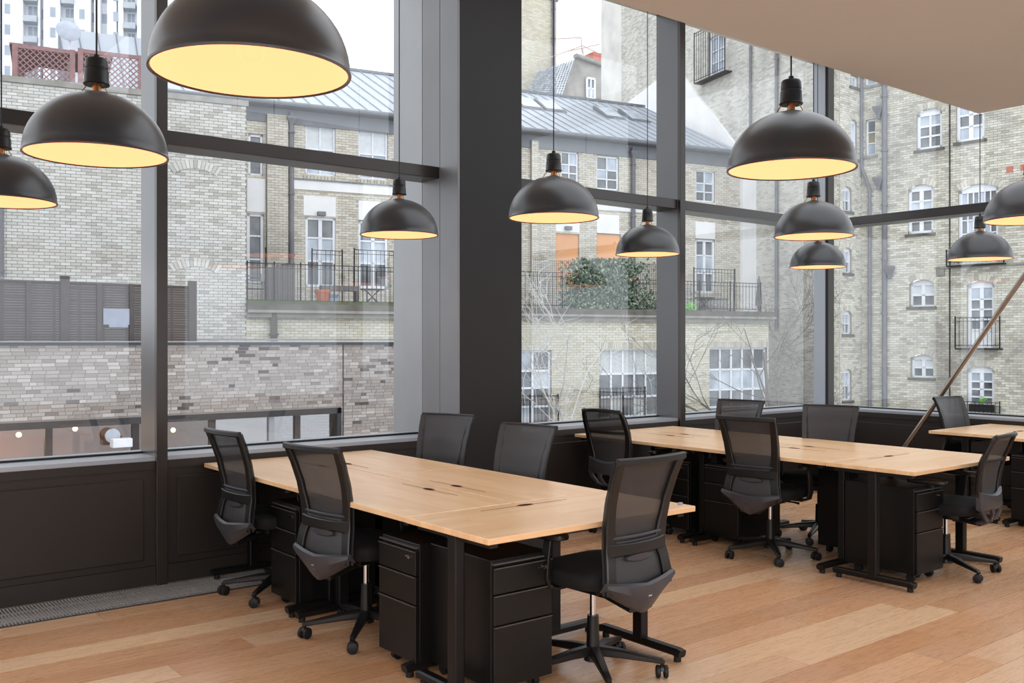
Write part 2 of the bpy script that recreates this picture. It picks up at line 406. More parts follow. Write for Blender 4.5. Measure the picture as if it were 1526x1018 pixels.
# ceiling with an opening added to let daylight in, mezzanine slab (its underside is the pale soffit), rear walls with tall windows
struct('ceiling', MB().box(-4.5, 3.0, -4, 6.3, CEIL, CEIL+.2).box(3.0, 9.4, 4.9, 6.3, CEIL, CEIL+.2).box(3.0, 9.4, -4, -.6, CEIL, CEIL+.2).box(9.0, 9.4, -.6, 4.9, CEIL, CEIL+.2), M['white_wall'])
struct('mezzanine_soffit', MB().box(-4.5, 4.22, -4, 2.02, 2.5, 2.85), M['plaster'])
mb = MB(); 
for a in (-4.5, -1.2, 2.1, 5.4): mb.box(a, a+.5, -4.15, -4, 0, CEIL)
mb.box(-4.5, 9.4, -4.15, -4, 0, .5).box(-4.5, 9.4, -4.15, -4, 2.9, CEIL).box(8.9, 9.4, -4.15, -4, 0, CEIL)
struct('wall_back', mb, M['white_wall'])
mb = MB().box(-4.65, -4.5, -4, 6.2, 0, .6).box(-4.65, -4.5, -4, 6.2, 4.0, CEIL)
for a in (-4, -1.4, 1.2, 3.8, 5.9): mb.box(-4.65, -4.5, a, a+.45, 0, CEIL)
struct('wall_near', mb, M['white_wall'])
MB().box(-4.5, -.5, WA, WA+.25, 0, SILL).build('wall_left_end', M['panel_metal'], kind='structure')

# ------------------------------------------------------------------ desks
def desk(loc, rz, label, W=1.19, port=True, legs=(-1, 1), leg_in=.06, group='oak desks of the bench tables'):
    d = empty('desk', loc, rz, label, 'desk', group)
    h = .73; w2 = W/2-.0015
    MB().rbox(-w2, w2, -.30, .298, h-.025, h, .002, 1).build('tabletop', M['desk'], d)
    MB().box(-W/2+.1, W/2-.1, .02, .06, h-.075, h-.027).build('beam', M['black_steel'], d)
    for s in legs:
        x = s*(W/2-leg_in)
        l = MB().rbox(x-.025, x+.025, -.03, .03, .05, h-.026, .006, 2).build('leg', M['black_steel'], d)
        m = MB(); m.sweep([(x, -.27, .04), (x, -.25, .045), (x, .25, .045), (x, .27, .04)], .025, .018, (1, 0, 0)); m.build('foot', M['black_steel'], l)
        m = MB(); m.box(x-.02, x+.02, -.26, .26, h-.05, h-.027); m.build('bracket', M['black_steel'], l)
        for q in (-.24, .24): MB().cyl((x, q, 0), .018, .03, 12).build('leveller', M['rubber'], l)
    if port:
        MB().box(-.26, -.045, .215, .2185, h-.0004, h+.0006).box(.045, .26, .215, .2185, h-.0004, h+.0006).build('cable_slot', M['dark_gap'], d)
        m = MB(); ring = lambda z, q: [(.05*q*math.cos(2*PI*k/20), .217+.02*q*math.sin(2*PI*k/20), z) for k in range(20)]
        m.loft([ring(h+.0003, 1.0), ring(h+.0018, .96), ring(h+.001, .78)], cap=False); m.build('cable_port', M['port_brown'], d)
        MB().loft([ring(h-.001, .8), ring(h+.0008, .8)]).build('port_hole', M['dark_gap'], d)
    return d
def table(x0, y0, where, W=1.22):
    xc = x0+W/2; yd = y0+.605
    desk((xc, y0+.30, 0), 0, 'oak topped desk set crosswise closing the near end of the %s bench table' % where, W)
    for i, r in ((0, 'near'), (1, 'far')):
        yc = yd+1.19*i+.595
        desk((x0+.305, yc, 0), -PI/2, 'oak topped desk on the left long side of the %s bench table, %s one' % (where, r), 1.19)
        desk((x0+W-.305, yc, 0), PI/2, 'oak topped desk on the right long side of the %s bench table, %s one' % (where, r), 1.19)
table(2.25, 2.98, 'front'); table(5.38, 2.95, 'middle')
desk((8.54, 3.95, 0), PI, 'oak topped desk closing the window end of the bench table at the right edge', 1.12)
desk((8.20, 3.045, 0), -PI/2, 'oak topped desk on the left long side of the bench table at the right edge', 1.19)
desk((8.802, 3.045, 0), PI/2, 'oak desk half out of view, right side of the table at the right edge', 1.19)
# two little pale blocks lying on the desk tops
def block(loc, label): 
    b = MB().rbox(-.012, .012, -.008, .008, 0, .010, .002, 1).build('small_block', M['paper'], loc=loc); tag(b, label, 'block')
block((3.44, 3.05, .73), 'tiny pale block at the right corner of the front table, by the big chair')

# ------------------------------------------------------------------ drawer pedestals
ped_me = {}
def pedestal(loc, rz, label):
    p = empty('drawer_pedestal', loc, rz, label, 'pedestal', 'black drawer pedestals under the desks')
    W, D, H, z0 = .32, .50, .59, .055
    def part(n, f, mat, par, smooth=False, **k):
        if n not in ped_me: ped_me[n] = f().mesh(n.split('-')[0], smooth)
        return obj(n.split('-')[0], ped_me[n], mat, par, **k)
    part('body', lambda: MB().rbox(-W/2, W/2, -D/2+.02, D/2, z0, H, .004, 2), M['black_steel'], p)
    zs = [(z0+.004, .315), (.320, .445), (.450, .560)]
    for i, (a, b) in enumerate(zs):
        d = part('drawer-%d' % i, lambda: MB().rbox(-W/2+.002, W/2-.002, -D/2, -D/2+.019, a, b, .002, 1), M['black_steel'], p)
        part('handle_lip-%d' % i, lambda: MB().box(-W/2+.004, W/2-.004, -D/2-.006, -D/2+.004, b-.004, b), M['lip_metal'], d)
    part('top_rail', lambda: MB().box(-W/2+.004, W/2-.004, -D/2+.001, -D/2+.02, .572, .578), M['lip_metal'], p)
    part('lock', lambda: MB().tube([(W/2-.05, -D/2+.005, .53), (W/2-.05, -D/2-.008, .53)], .009, 12).box(W/2-.085, W/2-.065, -D/2-.003, -D/2+.001, .527, .533), M['chrome'], p)
    for sx in (-1, 1):
        for sy in (-1, 1):
            c = part('caster', lambda: MB().tube([(-.014, 0, .026), (.014, 0, .026)], .026, 14), M['rubber'], p, True, loc=(sx*(W/2-.05), sy*(D/2-.07), 0))
            part('bracket', lambda: MB().box(-.018, .018, -.016, .02, .045, .058), M['black_steel'], c)
    return p
pedestal((2.58, 3.78, 0), -PI/2, 'black three-drawer pedestal on castors under the front table, between the desk leg and second chair')
pedestal((2.60, 5.02, 0), -PI/2, 'black drawer pedestal under the front table nearest the window, beside the first chair')
pedestal((2.57, 3.40, 0), 0, 'black three-drawer pedestal under the near end of the front table, left of the big chair')
pedestal((3.15, 4.10, 0), PI/2, 'black pedestal on the far side under the front table, below the second grey chair back')
pedestal((3.15, 5.02, 0), PI/2, 'black pedestal under the far right corner of the front table, near the column')
pedestal((5.79, 3.32, 0), 0, 'black pedestal under the near end of the middle table, left of the round-backed chair')
pedestal((5.86, 4.58, 0), -PI/2, 'black pedestal on the left side under the middle table, behind the chair with pale lever')
pedestal((5.86, 5.05, 0), -PI/2, 'black pedestal deep under the far left end of the middle table')
pedestal((6.22, 3.84, 0), PI/2, 'black pedestal standing on the far side under the middle table')
pedestal((6.22, 5.05, 0), PI/2, 'black pedestal under the far right corner of the middle table, by the window')
pedestal((8.28, 3.42, 0), -PI/2, 'black pedestal under the table at the right edge of the picture')

# ------------------------------------------------------------------ office chairs
def smooth_interp(tab, z):
    tab = sorted(tab)
    if z <= tab[0][0]: return tab[0][1:]
    for a, b in zip(tab, tab[1:]):
        if z <= b[0]:
            f = (z-a[0])/(b[0]-a[0]); f = f*f*(3-2*f)*.35 + f*.65
            return tuple(a[i]*(1-f)+b[i]*f for i in range(1, len(a)))
    return tab[-1][1:]
def chair_base(ch):
    m = MB(); m.tube([(0, 0, .07), (0, 0, .12), (0, 0, .26)], [.034, .03, .026], 16); m.build('column_sleeve', M['black_plastic'], ch, True)
    MB().tube([(0, 0, .26), (0, 0, .385)], .0145, 14).build('gas_lift', M['chrome'], ch, True)
    star = MB(); star.tube([(0, 0, .062), (0, 0, .125)], [.042, .036], 16); st = star.build('star_base', M['black_plastic'], ch, True)
    leg = MB(); leg.sweep([(.02, 0, .105), (.12, 0, .098), (.24, 0, .082), (.305, 0, .074), (.32, 0, .066)], [.026, .022, .017, .015, .011], [.022, .019, .013, .011, .006], (0, 1, 0))
    lm = leg.mesh('leg', True)
    w = MB()
    for s in (-1, 1):
        w.tube([(0, s*.008, .028), (0, s*.011, .028), (0, s*.024, .028), (0, s*.027, .028)], [.024, .028, .028, .022], 16)
    wm = w.mesh('caster', True)
    hd = MB(); hd.tube([(0, 0, .03), (0, 0, .072)], .008, 8); hd.loft([[(.02*math.cos(a)-.0, y, .034+.024*math.sin(a)) for a in [PI*.15*k for k in range(7)]] for y in (-.007, .007)]); hm = hd.mesh('caster_hood', True)
    for k in range(5):
        a = 2*PI*k/5 + .35
        obj('leg', lm, M['black_plastic'], st, rot=(0, 0, a))
        c = obj('caster', wm, M['rubber'], ch, (.308*math.cos(a), .308*math.sin(a), 0), (0, 0, a+.9+k))
        obj('caster_hood', hm, M['black_plastic'], c)
    m = MB().rbox(-.09, .09, -.11, .13, .375, .425, .012, 2); m.rbox(-.05, .05, -.16, -.05, .36, .40, .01, 2); m.build('tilt_mechanism', M['black_plastic'], ch, True)
    m = MB(); m.tube([(.06, .03, .395), (.16, .03, .392), (.20, .03, .388)], [.006, .006, .009], 8); m.build('height_lever', M['black_plastic'], ch, True)
def chair_seat(ch):
    def ring(z, sc_, dy=0, droop=0):
        r = []
        for k in range(36):
            a = 2*PI*k/36; c, s = math.cos(a), math.sin(a); p = .42
            x = .245*sc_*math.copysign(abs(c)**p, c); yv = .235*sc_*math.copysign(abs(s)**p, s)
            r.append((x, yv+.01, z - droop*max(0, yv/.235)**3))
        return r
    m = MB(); m.loft([ring(.425, .86), ring(.432, .96, 0, .005), ring(.455, 1.0, 0, .012), ring(.478, 1.0, 0, .02), ring(.494, .965, 0, .026), ring(.502, .88, 0, .026), ring(.5, .6, 0, .01), ring(.497, .2)])
    m.build('seat', M['seat_fabric'], ch, True)
    for s in (-1, 1):
        m = MB(); m.sweep([(s*.13, .02, .418), (s*.235, .02, .416), (s*.275, .02, .43), (s*.29, .015, .47), (s*.292, .0, .56), (s*.288, -.012, .64)], [.03, .03, .03, .028, .024, .022], [.009]*6, (0, 1, 0))
        a = m.build('armrest', M['black_plastic'], ch, True)
        m = MB()
        def pr(z, q): return [(s*.285 + .042*q*math.copysign(abs(math.cos(t))**.6, math.cos(t)), .01 + .125*q*math.copysign(abs(math.sin(t))**.5, math.sin(t)), z) for t in [2*PI*k/24 for k in range(24)]]
        m.loft([pr(.638, .8), pr(.644, .97), pr(.658, 1), pr(.666, .95), pr(.668, .7)]); m.build('arm_pad', M['black_plastic'], a, True)
# back profile: z, y, half width
PA = [(.40, -.262, .20), (.45, -.272, .214), (.52, -.264, .203), (.60, -.245, .190), (.70, -.252, .196), (.80, -.272, .202), (.90, -.305, .209), (.985, -.34, .216)]
def make_chair_a():
    ch = empty('office_chair', (0, 0, 0))
    chair_base(ch); chair_seat(ch)
    P = lambda z: smooth_interp(PA, z)
    bow = .028
    def pt(z, f, dy=0):
        y_, w_ = P(z); return (f*w_, y_ - bow*(1-f*f) + dy, z)
    fr = MB()
    for s in (-1, 1):
        zs = [.985, .95, .9, .85, .8, .75, .7, .65, .6, .55, .5, .46, .43]
        wd = [.020, .021, .022, .023, .024, .025, .027, .032, .032, .028, .028, .030, .028]
        pts = []
        for z, h_ in zip(zs, wd):
            y_, w_ = P(z); pts.append((s*(w_-h_), y_-.006, z))
        fr.sweep(pts, wd, .011, (1, 0, 0))
    # top rail, cross bar
    fr.sweep([pt(.982, f, -.006) for f in (-1, -.7, -.35, 0, .35, .7, 1)], .015, .012, (0, 0, 1))
    fr.sweep([pt(.605, f*.97, -.008) for f in (-1, -.7, -.35, 0, .35, .7, 1)], [.030, .026, .025, .025, .025, .026, .03], .010, (0, 0, 1))
    fr.build('back_frame', M['black_plastic'], ch, True)
    # lower shell: a bowl-like band with a pointed bottom
    m = MB(); rings = []
    for i in range(15):
        f = -1 + 2*i/14; a = abs(f)
        zt = .462+.022*a; zb = .328+.115*a**1.2; x = f*.218; yv = -.276-.042*(1-a*a)
        rings.append([(x, yv, zt), (x, yv-.016, zt-.008), (x, yv-.020, (zt+zb)/2), (x, yv+.012, zb+.006), (x, yv+.03, zb), (x, yv+.012, (zt+zb)/2)])
    m.loft(rings); m.build('lower_shell', M['grey_plastic'], ch, True)
    m = MB(); m.sweep([(0, -.285, .352), (0, -.20, .362), (0, -.06, .385)], [.075, .06, .045], [.014, .014, .016], (1, 0, 0)); m.build('back_bracket', M['black_plastic'], ch, True)
    # lumbar bar and pad
    m = MB(); m.sweep([pt(.655, f*.80, .0) for f in (-1, -.6, -.2, .2, .6, 1)], .006, .007, (0, 0, 1)); m.sweep([pt(.635, f*.80, .004) for f in (-1, -.6, -.2, .2, .6, 1)], .006, .005, (0, 0, 1))
    m.build('lumbar_slot', M['grey_plastic'], ch, True)
    m = MB(); m.sweep([pt(.565, f*.42, .004) for f in (-1, -.5, 0, .5, 1)], [.008, .016, .018, .016, .008], .008, (0, 0, 1)); m.build('lumbar_support', M['grey_plastic'], ch, True)
    m = MB().rbox(-.011, .011, -.337, -.331, .394, .414, .001, 1); m.build('silver_badge', M['chrome'], ch)
    # mesh stretched over the front of the frame
    rings = []
    for i in range(22):
        z = .425 + (.984-.425)*i/21
        rings.append([pt(z, f, .014) for f in [-1+2*j/10 for j in range(11)]])
    m = MB(); m.loft(rings, cap=False, closed=False); m.build('mesh_back', M['mesh'], ch, True)
    m = MB(); rings = [[pt(z, f, .020) for f in [-.96+1.92*j/10 for j in range(11)]] for z in (.43, .48, .53, .575)]
    m.loft(rings, cap=False, closed=False); m.build('lower_pad', M['seat_fabric'], ch, True)
    return ch
PB = [(.40, -.25, .165), (.50, -.265, .185), (.60, -.252, .200), (.70, -.262, .212), (.80, -.285, .216), (.90, -.325, .212), (.95, -.348, .200), (.985, -.365, .165)]
def make_chair_b():
    ch = empty('office_chair', (0, 0, 0))
    chair_base(ch); chair_seat(ch)
    P = lambda z: smooth_interp(PB, z); bow = .035
    def pt(z, f, dy=0):
        y_, w_ = P(z); return (f*w_, y_ - bow*(1-f*f) + dy, z)
    fr = MB()
    for s in (-1, 1):
        zs = [.975, .955, .92, .86, .8, .74, .68, .62, .56, .52]
        wd = [.014, .016, .018, .020, .021, .023, .026, .028, .03, .03]
        fr.sweep([(s*(P(z)[1]-h_), P(z)[0]-.006, z) for z, h_ in zip(zs, wd)], wd, .011, (1, 0, 0))
    fr.sweep([pt(.978-.012*f*f, f, -.006) for f in (-1, -.7, -.35, 0, .35, .7, 1)], .013, .012, (0, 0, 1))
    fr.build('back_frame', M['black_plastic'], ch, True)
    m = MB(); rings = []
    for i in range(13):
        f = -1+2*i/12; a = abs(f); x = f*.195; yv = -.262-.042*(1-a*a); zt = .575+.035*a*a; zb = .475
        rings.append([(x, yv+.012, zt), (x, yv-.014, zt-.01), (x, yv-.02, zb+.02), (x, yv-.008, zb), (x, yv+.01, zb+.01)])
    m.loft(rings); m.build('lower_shell', M['grey_plastic'], ch, True)
    for f, g in ((-.9, -.62), (-.33, -.2), (.33, .2), (.9, .62)):
        m = MB(); m.sweep([(f*.19, -.266-.04*(1-f*f), .50), (f*.175, -.275-.035*(1-f*f), .45), (g*.15, -.255-.03, .40), (g*.12, -.22, .375)], [.03, .017, .015, .02], [.009, .009, .009, .01], (1, 0, 0)); m.build('shell_prong', M['grey_plastic'], ch, True)
    m = MB(); m.sweep([(0, -.24, .372), (0, -.15, .375), (0, -.05, .392)], [.085, .06, .045], [.016, .014, .014], (1, 0, 0)); m.build('back_bracket', M['black_plastic'], ch, True)
    m = MB(); m.sweep([pt(.80, f*.88, .004) for f in (-1, -.6, -.2, .2, .6, 1)], .011, .004, (0, 0, 1)); m.build('lumbar_support', M['black_plastic'], ch, True)
    rings = [[pt(z, f, .012) for f in [-1+2*j/10 for j in range(11)]] for z in [.50+(.975-.50)*i/19 for i in range(20)]]
    m = MB(); m.loft(rings, cap=False, closed=False); m.build('mesh_back', M['mesh'], ch, True)
    return ch
ca, cb = make_chair_a(), make_chair_b(); usedc = {}
def chair(kind, x, y, rz, label, spin=0, sz=1.0):
    src = ca if kind == 'a' else cb
    o = src if kind not in usedc else copy_tree(src)
    usedc[kind] = 1
    o.location = (x, y, 0); o.rotation_euler = (0, 0, rz); o.scale = (1, 1, sz)
    tag(o, label, 'chair', 'black mesh office chairs'); return o
D = math.radians
chair('a', 2.465, 5.35, D(-86.5), 'black mesh office chair seen from behind, first at the window end of the front table')
chair('a', 2.48, 4.32, D(-80), 'black mesh office chair with silver badge, second along the left of the front table')
chair('a', 2.985, 3.165, D(3), 'large black mesh office chair in the foreground at the near end of the front table', sz=1.02)
chair('a', 3.50, 5.39, D(112), 'office chair facing us across the front table, smooth grey back before the light column side')
chair('a', 3.39, 4.46, D(100.5), 'office chair facing us across the front table, grey back before the dark column')
chair('b', 5.46, 5.36, D(-83), 'round-topped see-through mesh chair with pronged back at the far left of the middle table')
chair('a', 5.58, 4.12, D(-81), 'black mesh office chair seen from behind, midway along the left of the middle table')
chair('a', 6.39, 5.20, D(102), 'black chair back beyond the middle table below the bare tree window')
chair('a', 6.39, 4.27, D(109), 'wide dark chair back beyond the middle table, in front of the glass corner')
chair('b', 6.12, 3.14, D(7), 'black pronged-back mesh chair at the near end of the middle table', sz=.94)
chair('a', 8.58, 4.06, D(175), 'black chair behind the right-hand table, next to the slanting steel rod')

# slanting steel rod
r = empty('brace_rod', (8.98, 5.34, 0), 0, 'slanting polished steel rod rising in front of the right-hand windows', 'rod')
MB().tube([(0, 0, .0), (0, -1.95, 2.81)], .024, 16).build('rod', M['steel'], r, True)
MB().rbox(-.05, .05, -.08, .05, 0, .012, .002, 1).build('foot_plate', M['steel'], r)

# ------------------------------------------------------------------ pendant lamps
lamp_me = {}
def pendant(x, y, label, top=CEIL):
    z = 2.19
    p = empty('pendant_lamp', (x, y, z), 0, label, 'lamp', 'black dome pendant lamps')
    def part(n, f, mat, par, smooth=True, **k):
        if n not in lamp_me: lamp_me[n] = f().mesh(n, smooth)
        return obj(n, lamp_me[n], mat, par, **k)
    R, H = .25, .225
    A = [PI/2*k/16 for k in range(17)]
    part('shade', lambda: MB().lathe([(R+.001, -.003), (R+.003, 0)] + [(max(.02, R*math.cos(a)), .004+H*math.sin(a)) for a in A] , 56), M['lamp_black'], p)
    part('rim', lambda: MB().lathe([(R-.006, -.001), (R-.003, -.005), (R+.002, -.005), (R+.0035, 0), (R+.001, .004)], 56), M['lamp_black'], p)
    part('reflector', lambda: MB().lathe([(max(.015, (R-.005)*math.cos(a)), -.001+(H-.006)*math.sin(a)) for a in A], 48), M['lamp_glow'], p)
    part('bulb', lambda: MB().lathe([(.012, .12), (.018, .10), (.034, .07), (.036, .05), (.026, .03), (.004, .022)], 20), M['lamp_glow'], p)
    part('neck', lambda: MB().lathe([(.045, H-.004), (.03, H+.006), (.016, H+.008), (.016, H+.05)], 20), M['copper'], p)
    part('socket', lambda: MB().lathe([(.010, H+.034), (.044, H+.032), (.047, H+.036), (.044, H+.042), (.042, H+.085), (.039, H+.088), (.039, H+.092), (.041, H+.094), (.039, H+.122), (.034, H+.130), (.011, H+.132), (.010, H+.146), (.003, H+.148)], 28), M['black_plastic'], p)
    s = [c for c in p.children if c.name.startswith('socket')][0]
    for k in range(3):
        a = 2*PI*k/3+.4
        part('spring_clip', lambda: MB().tube([(.034, 0, H+.035), (.05, 0, H+.015), (.066, 0, H-.012)], .0022, 6), M['brass'], s, loc=(0, 0, 0), rot=(0, 0, a))
    MB().tube([(0, 0, H+.145), (0, 0, top-z)], .0035, 6).build('cord', M['black_plastic'], p, True)
    return p
pendant(1.008, 2.34, 'huge black dome pendant at the top of the picture, nearest the camera')
pendant(1.007, 3.735, 'black dome pendant at upper left in front of the first window mullion')
pendant(.973, 5.26, 'black dome pendant cut by the left edge of the picture')
pendant(3.29, 5.306, 'black dome pendant hanging before the light side of the column')
pendant(3.51, 4.04, 'black dome pendant just right of the dark column')
pendant(5.55, 5.26, 'small black dome pendant beside the second mullion')
pendant(3.265, 2.31, 'large black dome pendant just under the pale soffit edge')
pendant(5.46, 3.69, 'black dome pendant directly below the large one, before the window corner')
pendant(7.73, 5.18, 'smallest farthest dome pendant, partly hidden under another, at the glass corner')
pendant(8.05, 3.84, 'black dome pendant below the corner point of the soffit')
pendant(5.69, 2.42, 'black dome pendant cut by the right edge of the picture')

# ------------------------------------------------------------------ outside: survey helpers
class Fac:
    """a facade: origin in (right, forward) of the viewpoint, direction from its vanishing point; gives lengths and heights on it"""
    def __init__(s, px, t, vp):
        u = (px-763)/F; s.o = (u*t, t); n = math.hypot(vp, F); g = 1 if vp > 0 else -1
        s.d = (g*vp/n, g*F/n); s.n = (-s.d[1], s.d[0])
    def s(s, px, k=0):
        u = (px-763)/F
        return (u*(s.o[1]+k*s.n[1]) - s.o[0] - k*s.n[0])/(s.d[0]-u*s.d[1])
    def t(s, px, k=0): return s.o[1] + s.s(px, k)*s.d[1] + k*s.n[1]
    def z(s, px, py, k=0): return EYE + (HOR-py)/F*s.t(px, k)
    def R(s, x0, y0, x1, y1, k=0):
        a, b = s.s(x0, k), s.s(x1, k); xm = (x0+x1)/2; return (a, b, s.z(xm, y1, k), s.z(xm, y0, k))
    def loc(s): r, t = s.o; return (t*CA+r*SA, t*SA-r*CA, 0)
    def rz(s): dr, dt = s.d; return math.atan2(dt*SA-dr*CA, dt*CA+dr*SA)
    def root(s, name, label, cat, **k): return empty(name, s.loc(), s.rz(), label, cat, **k)

def wall_cells(m, s0, s1, z0, z1, holes, y=0, rev=.22):
    xs = sorted(set([s0, s1] + [min(max(v, s0), s1) for h in holes for v in h[:2]])); zs = sorted(set([z0, z1] + [min(max(v, z0), z1) for h in holes for v in h[2:4]]))
    for a, b in zip(xs, xs[1:]):
        for c, d in zip(zs, zs[1:]):
            if b-a < 1e-5 or d-c < 1e-5: continue
            mx, mz = (a+b)/2, (c+d)/2
            if any(h[0] < mx < h[1] and h[2] < mz < h[3] for h in holes): continue
            m.quad((a, y, c), (b, y, c), (b, y, d), (a, y, d))
    for h in holes:
        a, b, c, d = h[:4]
        m.quad((a, y, c), (a, y+rev, c), (a, y+rev, d), (a, y, d)); m.quad((b, y+rev, c), (b, y, c), (b, y, d), (b, y+rev, d))
        m.quad((a, y, d), (a, y+rev, d), (b, y+rev, d), (b, y, d)); m.quad((a, y+rev, c), (a, y, c), (b, y, c), (b, y+rev, c))
def bricks(root, s0, s1, z0, z1, holes, mat, y=0, bl=.225, ch=.075, jt=.010, proud=.012, single=None, single_mat=None, long=False):
    """laid courses of real bricks; 'single' (a,b,c,d) = the area whose bricks are objects of their own, 300 at most"""
    m = MB(); n = 0; me = None; R = random.Random(int(abs(s0*97+z1*31))+5); row = 0; z = z0
    if single: me = MB().box(0, bl-jt, -proud, .0, 0, ch-jt).mesh('brick')
    patches = [(R.uniform(s0, s1), R.uniform(z0, z1), R.uniform(.4, 2), R.uniform(-.22, .22)) for _ in range(24)]
    while z < z1-.01:
        x = s0 - (row % 2)*bl/2 - (R.choice([0, .3, .6])*bl if long else 0)
        zt = min(z+ch-jt, z1)
        while x < s1:
            L = bl if R.random() > .25 or not long else bl*.55
            a, b = max(x, s0), min(x+L-jt, s1); x += L
            if b-a < .02: continue
            segs = [(a, b)]
            for h in holes:
                if h[2] < (z+zt)/2 < h[3]:
                    new = []
                    for p, q in segs:
                        if q <= h[0] or p >= h[1]: new.append((p, q)); continue
                        if p < h[0]-.02: new.append((p, h[0]))
                        if q > h[1]+.02: new.append((h[1], q))
                    segs = new
            for p, q in segs:
                t = R.random()
                for (px_, pz_, pr_, pa_) in patches:
                    if (p-px_)**2+(z-pz_)**2 < pr_*pr_: t += pa_*.3
                pj = proud*R.uniform(.6, 1.25)
                if single and n < 300 and abs((q-p)-(bl-jt)) < 1e-4 and zt-z > ch-jt-1e-4 and single[0] <= p <= single[1] and single[2] <= z <= single[3]:
                    o = obj('brick', me, single_mat, root, (p, y-(pj-proud), z)); n += 1; continue
                m.tone = min(1, max(0, t)); m.box(p, q, y-pj, y, z, zt, back=False)
        z += ch; row += 1
    m.build('brickwork', mat, root, kind='stuff', tone=True)
PANES = {}
def window(root, r, cols, rows, y=.12, fw=.05, bar=.03, glass='pane_dark', arch=0, name='window', rowh=None, mid=None, panes=True, sillm=None, sill_d=.06, frame='white_paint', back=None):
    a, b, c, d = r; m = MB(); W, H = b-a, d-c; fw = min(fw, W*.18)
    m.box(a, a+fw, y-.03, y+.04, c, d).box(b-fw, b, y-.03, y+.04, c, d).box(a, b, y-.03, y+.04, c, c+fw)
    top = d - (arch if arch else 0)
    m.box(a, b, y-.03, y+.04, top-fw, top)
    if arch:   # white head panel under a segmental arch
        rad = (W*W/4+arch*arch)/(2*arch); pts = []
        for k in range(11):
            x = -W/2+W*k/10; pts.append(((a+b)/2+x, math.sqrt(max(0, rad*rad-x*x))-(rad-arch)))
        for (x0, h0), (x1, h1) in zip(pts, pts[1:]):
            m.add([(x0, y-.02, top), (x1, y-.02, top), (x1, y-.02, top+h1), (x0, y-.02, top+h0)], [(0, 1, 2, 3)])
    iw, ih = W-2*fw, top-c-2*fw; xs = [a+fw+iw*k/cols for k in range(cols+1)]
    rowf = rowh or [1/rows]*rows; acc = 0; zs = [c+fw]
    for q in rowf: acc += q; zs.append(c+fw+ih*acc)
    for i, x in enumerate(xs[1:-1], 1):
        bw = bar*2.2 if (mid and i in mid) else bar; m.box(x-bw/2, x+bw/2, y-.02, y+.03, c+fw, top-fw)
    for z in zs[1:-1]: m.box(a+fw, b-fw, y-.02, y+.03, z-bar/2, z+bar/2)
    w_ = m.build(name, M[frame], root)
    gl = glass if isinstance(glass, (list, tuple)) else [glass]; i = 0
    if panes:
        for x0, x1 in zip(xs, xs[1:]):
            for z0, z1 in zip(zs, zs[1:]):
                if z1-z0 > .06 and x1-x0 > .04:
                    MB().quad((x0, y+.025, z0), (x1, y+.025, z0), (x1, y+.025, z1), (x0, y+.025, z1)).build('pane', M[gl[i % len(gl)]], w_); i += 1
    else: MB().quad((a, y+.025, c), (b, y+.025, c), (b, y+.025, top), (a, y+.025, top)).build('pane', M[gl[0]], w_)
    if arch:
        m = MB(); n = max(7, int(W/.085)); rad = (W*W/4+arch*arch)/(2*arch); cx, cz = (a+b)/2, top-(rad-arch); th = math.asin(W/2/rad)*1.10
        for k in range(n):
            t0, t1 = -th+2*th*(k+.06)/n, -th+2*th*(k+.94)/n; m.tone = rnd.random()*.8
            q = [(cx+rr*math.sin(t), yy, cz+rr*math.cos(t)) for yy in (-.02, .02) for (t, rr) in ((t0, rad), (t1, rad), (t1, rad+.19), (t0, rad+.19))]
            m.add(q, [(0, 1, 2, 3), (4, 7, 6, 5), (0, 4, 5, 1), (1, 5, 6, 2), (2, 6, 7, 3), (3, 7, 4, 0)])
        for k in range(10):   # spandrels between the arch and the square opening
            x0, x1 = -W/2+W*k/10, -W/2+W*(k+1)/10; m.tone = .3
            h0, h1 = [math.sqrt(max(0, rad*rad-x*x))-(rad-arch) for x in (x0, x1)]
            m.add([((a+b)/2+x0, -.004, top+h0), ((a+b)/2+x1, -.004, top+h1), ((a+b)/2+x1, -.004, d), ((a+b)/2+x0, -.004, d)], [(0, 1, 2, 3)])
        m.build('arch', M['brick_old'], root, tone=True)
    if sillm: MB().box(a-.08, b+.08, -sill_d, y, c-.09, c).build('sill', M[sillm], root)
    return w_
def railing(name, root, s0, s1, z0, z1, y, pitch=.11, r=.008, post=None, mat='iron', label=None, cat=None, midrail=True):
    ro = root
    if cat: ro = empty(name, root.matrix_world @ Vector((0, 0, 0)), 0)
    m = MB().box(s0, s1, y-.012, y+.012, z1-.02, z1).box(s0, s1, y-.01, y+.01, z0+.08, z0+.10)
    if midrail: m.box(s0, s1, y-.008, y+.008, z1-.13, z1-.115)
    rl = m.build('railing', M[mat], root)
    m = MB(); x = s0
    while x < s1: m.box(x-r*.65, x+r*.65, y-r*.65, y+r*.65, z0+.05, z1-.01); x += pitch
    m.build('baluster', M[mat], rl, kind='stuff')
    n = post or max(1, int((s1-s0)/2.2)); 
    for k in range(n+1):
        x = s0+(s1-s0)*k/n; MB().box(x-.016, x+.016, y-.016, y+.016, z0, z1+.04).build('post', M[mat], rl)
    return rl
def pipe(root, pts, r=.05, mat='pipe_grey', name='drainpipe', collars=True):
    p = MB().tube(pts, r, 10).build(name, M[mat], root, True)
    if collars:
        z = max(q[2] for q in pts); zmin = min(q[2] for q in pts); x, y_ = pts[0][0], pts[0][1]; m = MB(); zz = z-.6
        while zz > zmin and len(pts) == 2: m.cyl((x, y_, zz), r*1.35, .06, 10); zz -= 1.8
        if m.v: m.build('collar', M[mat], p, True)
    return p
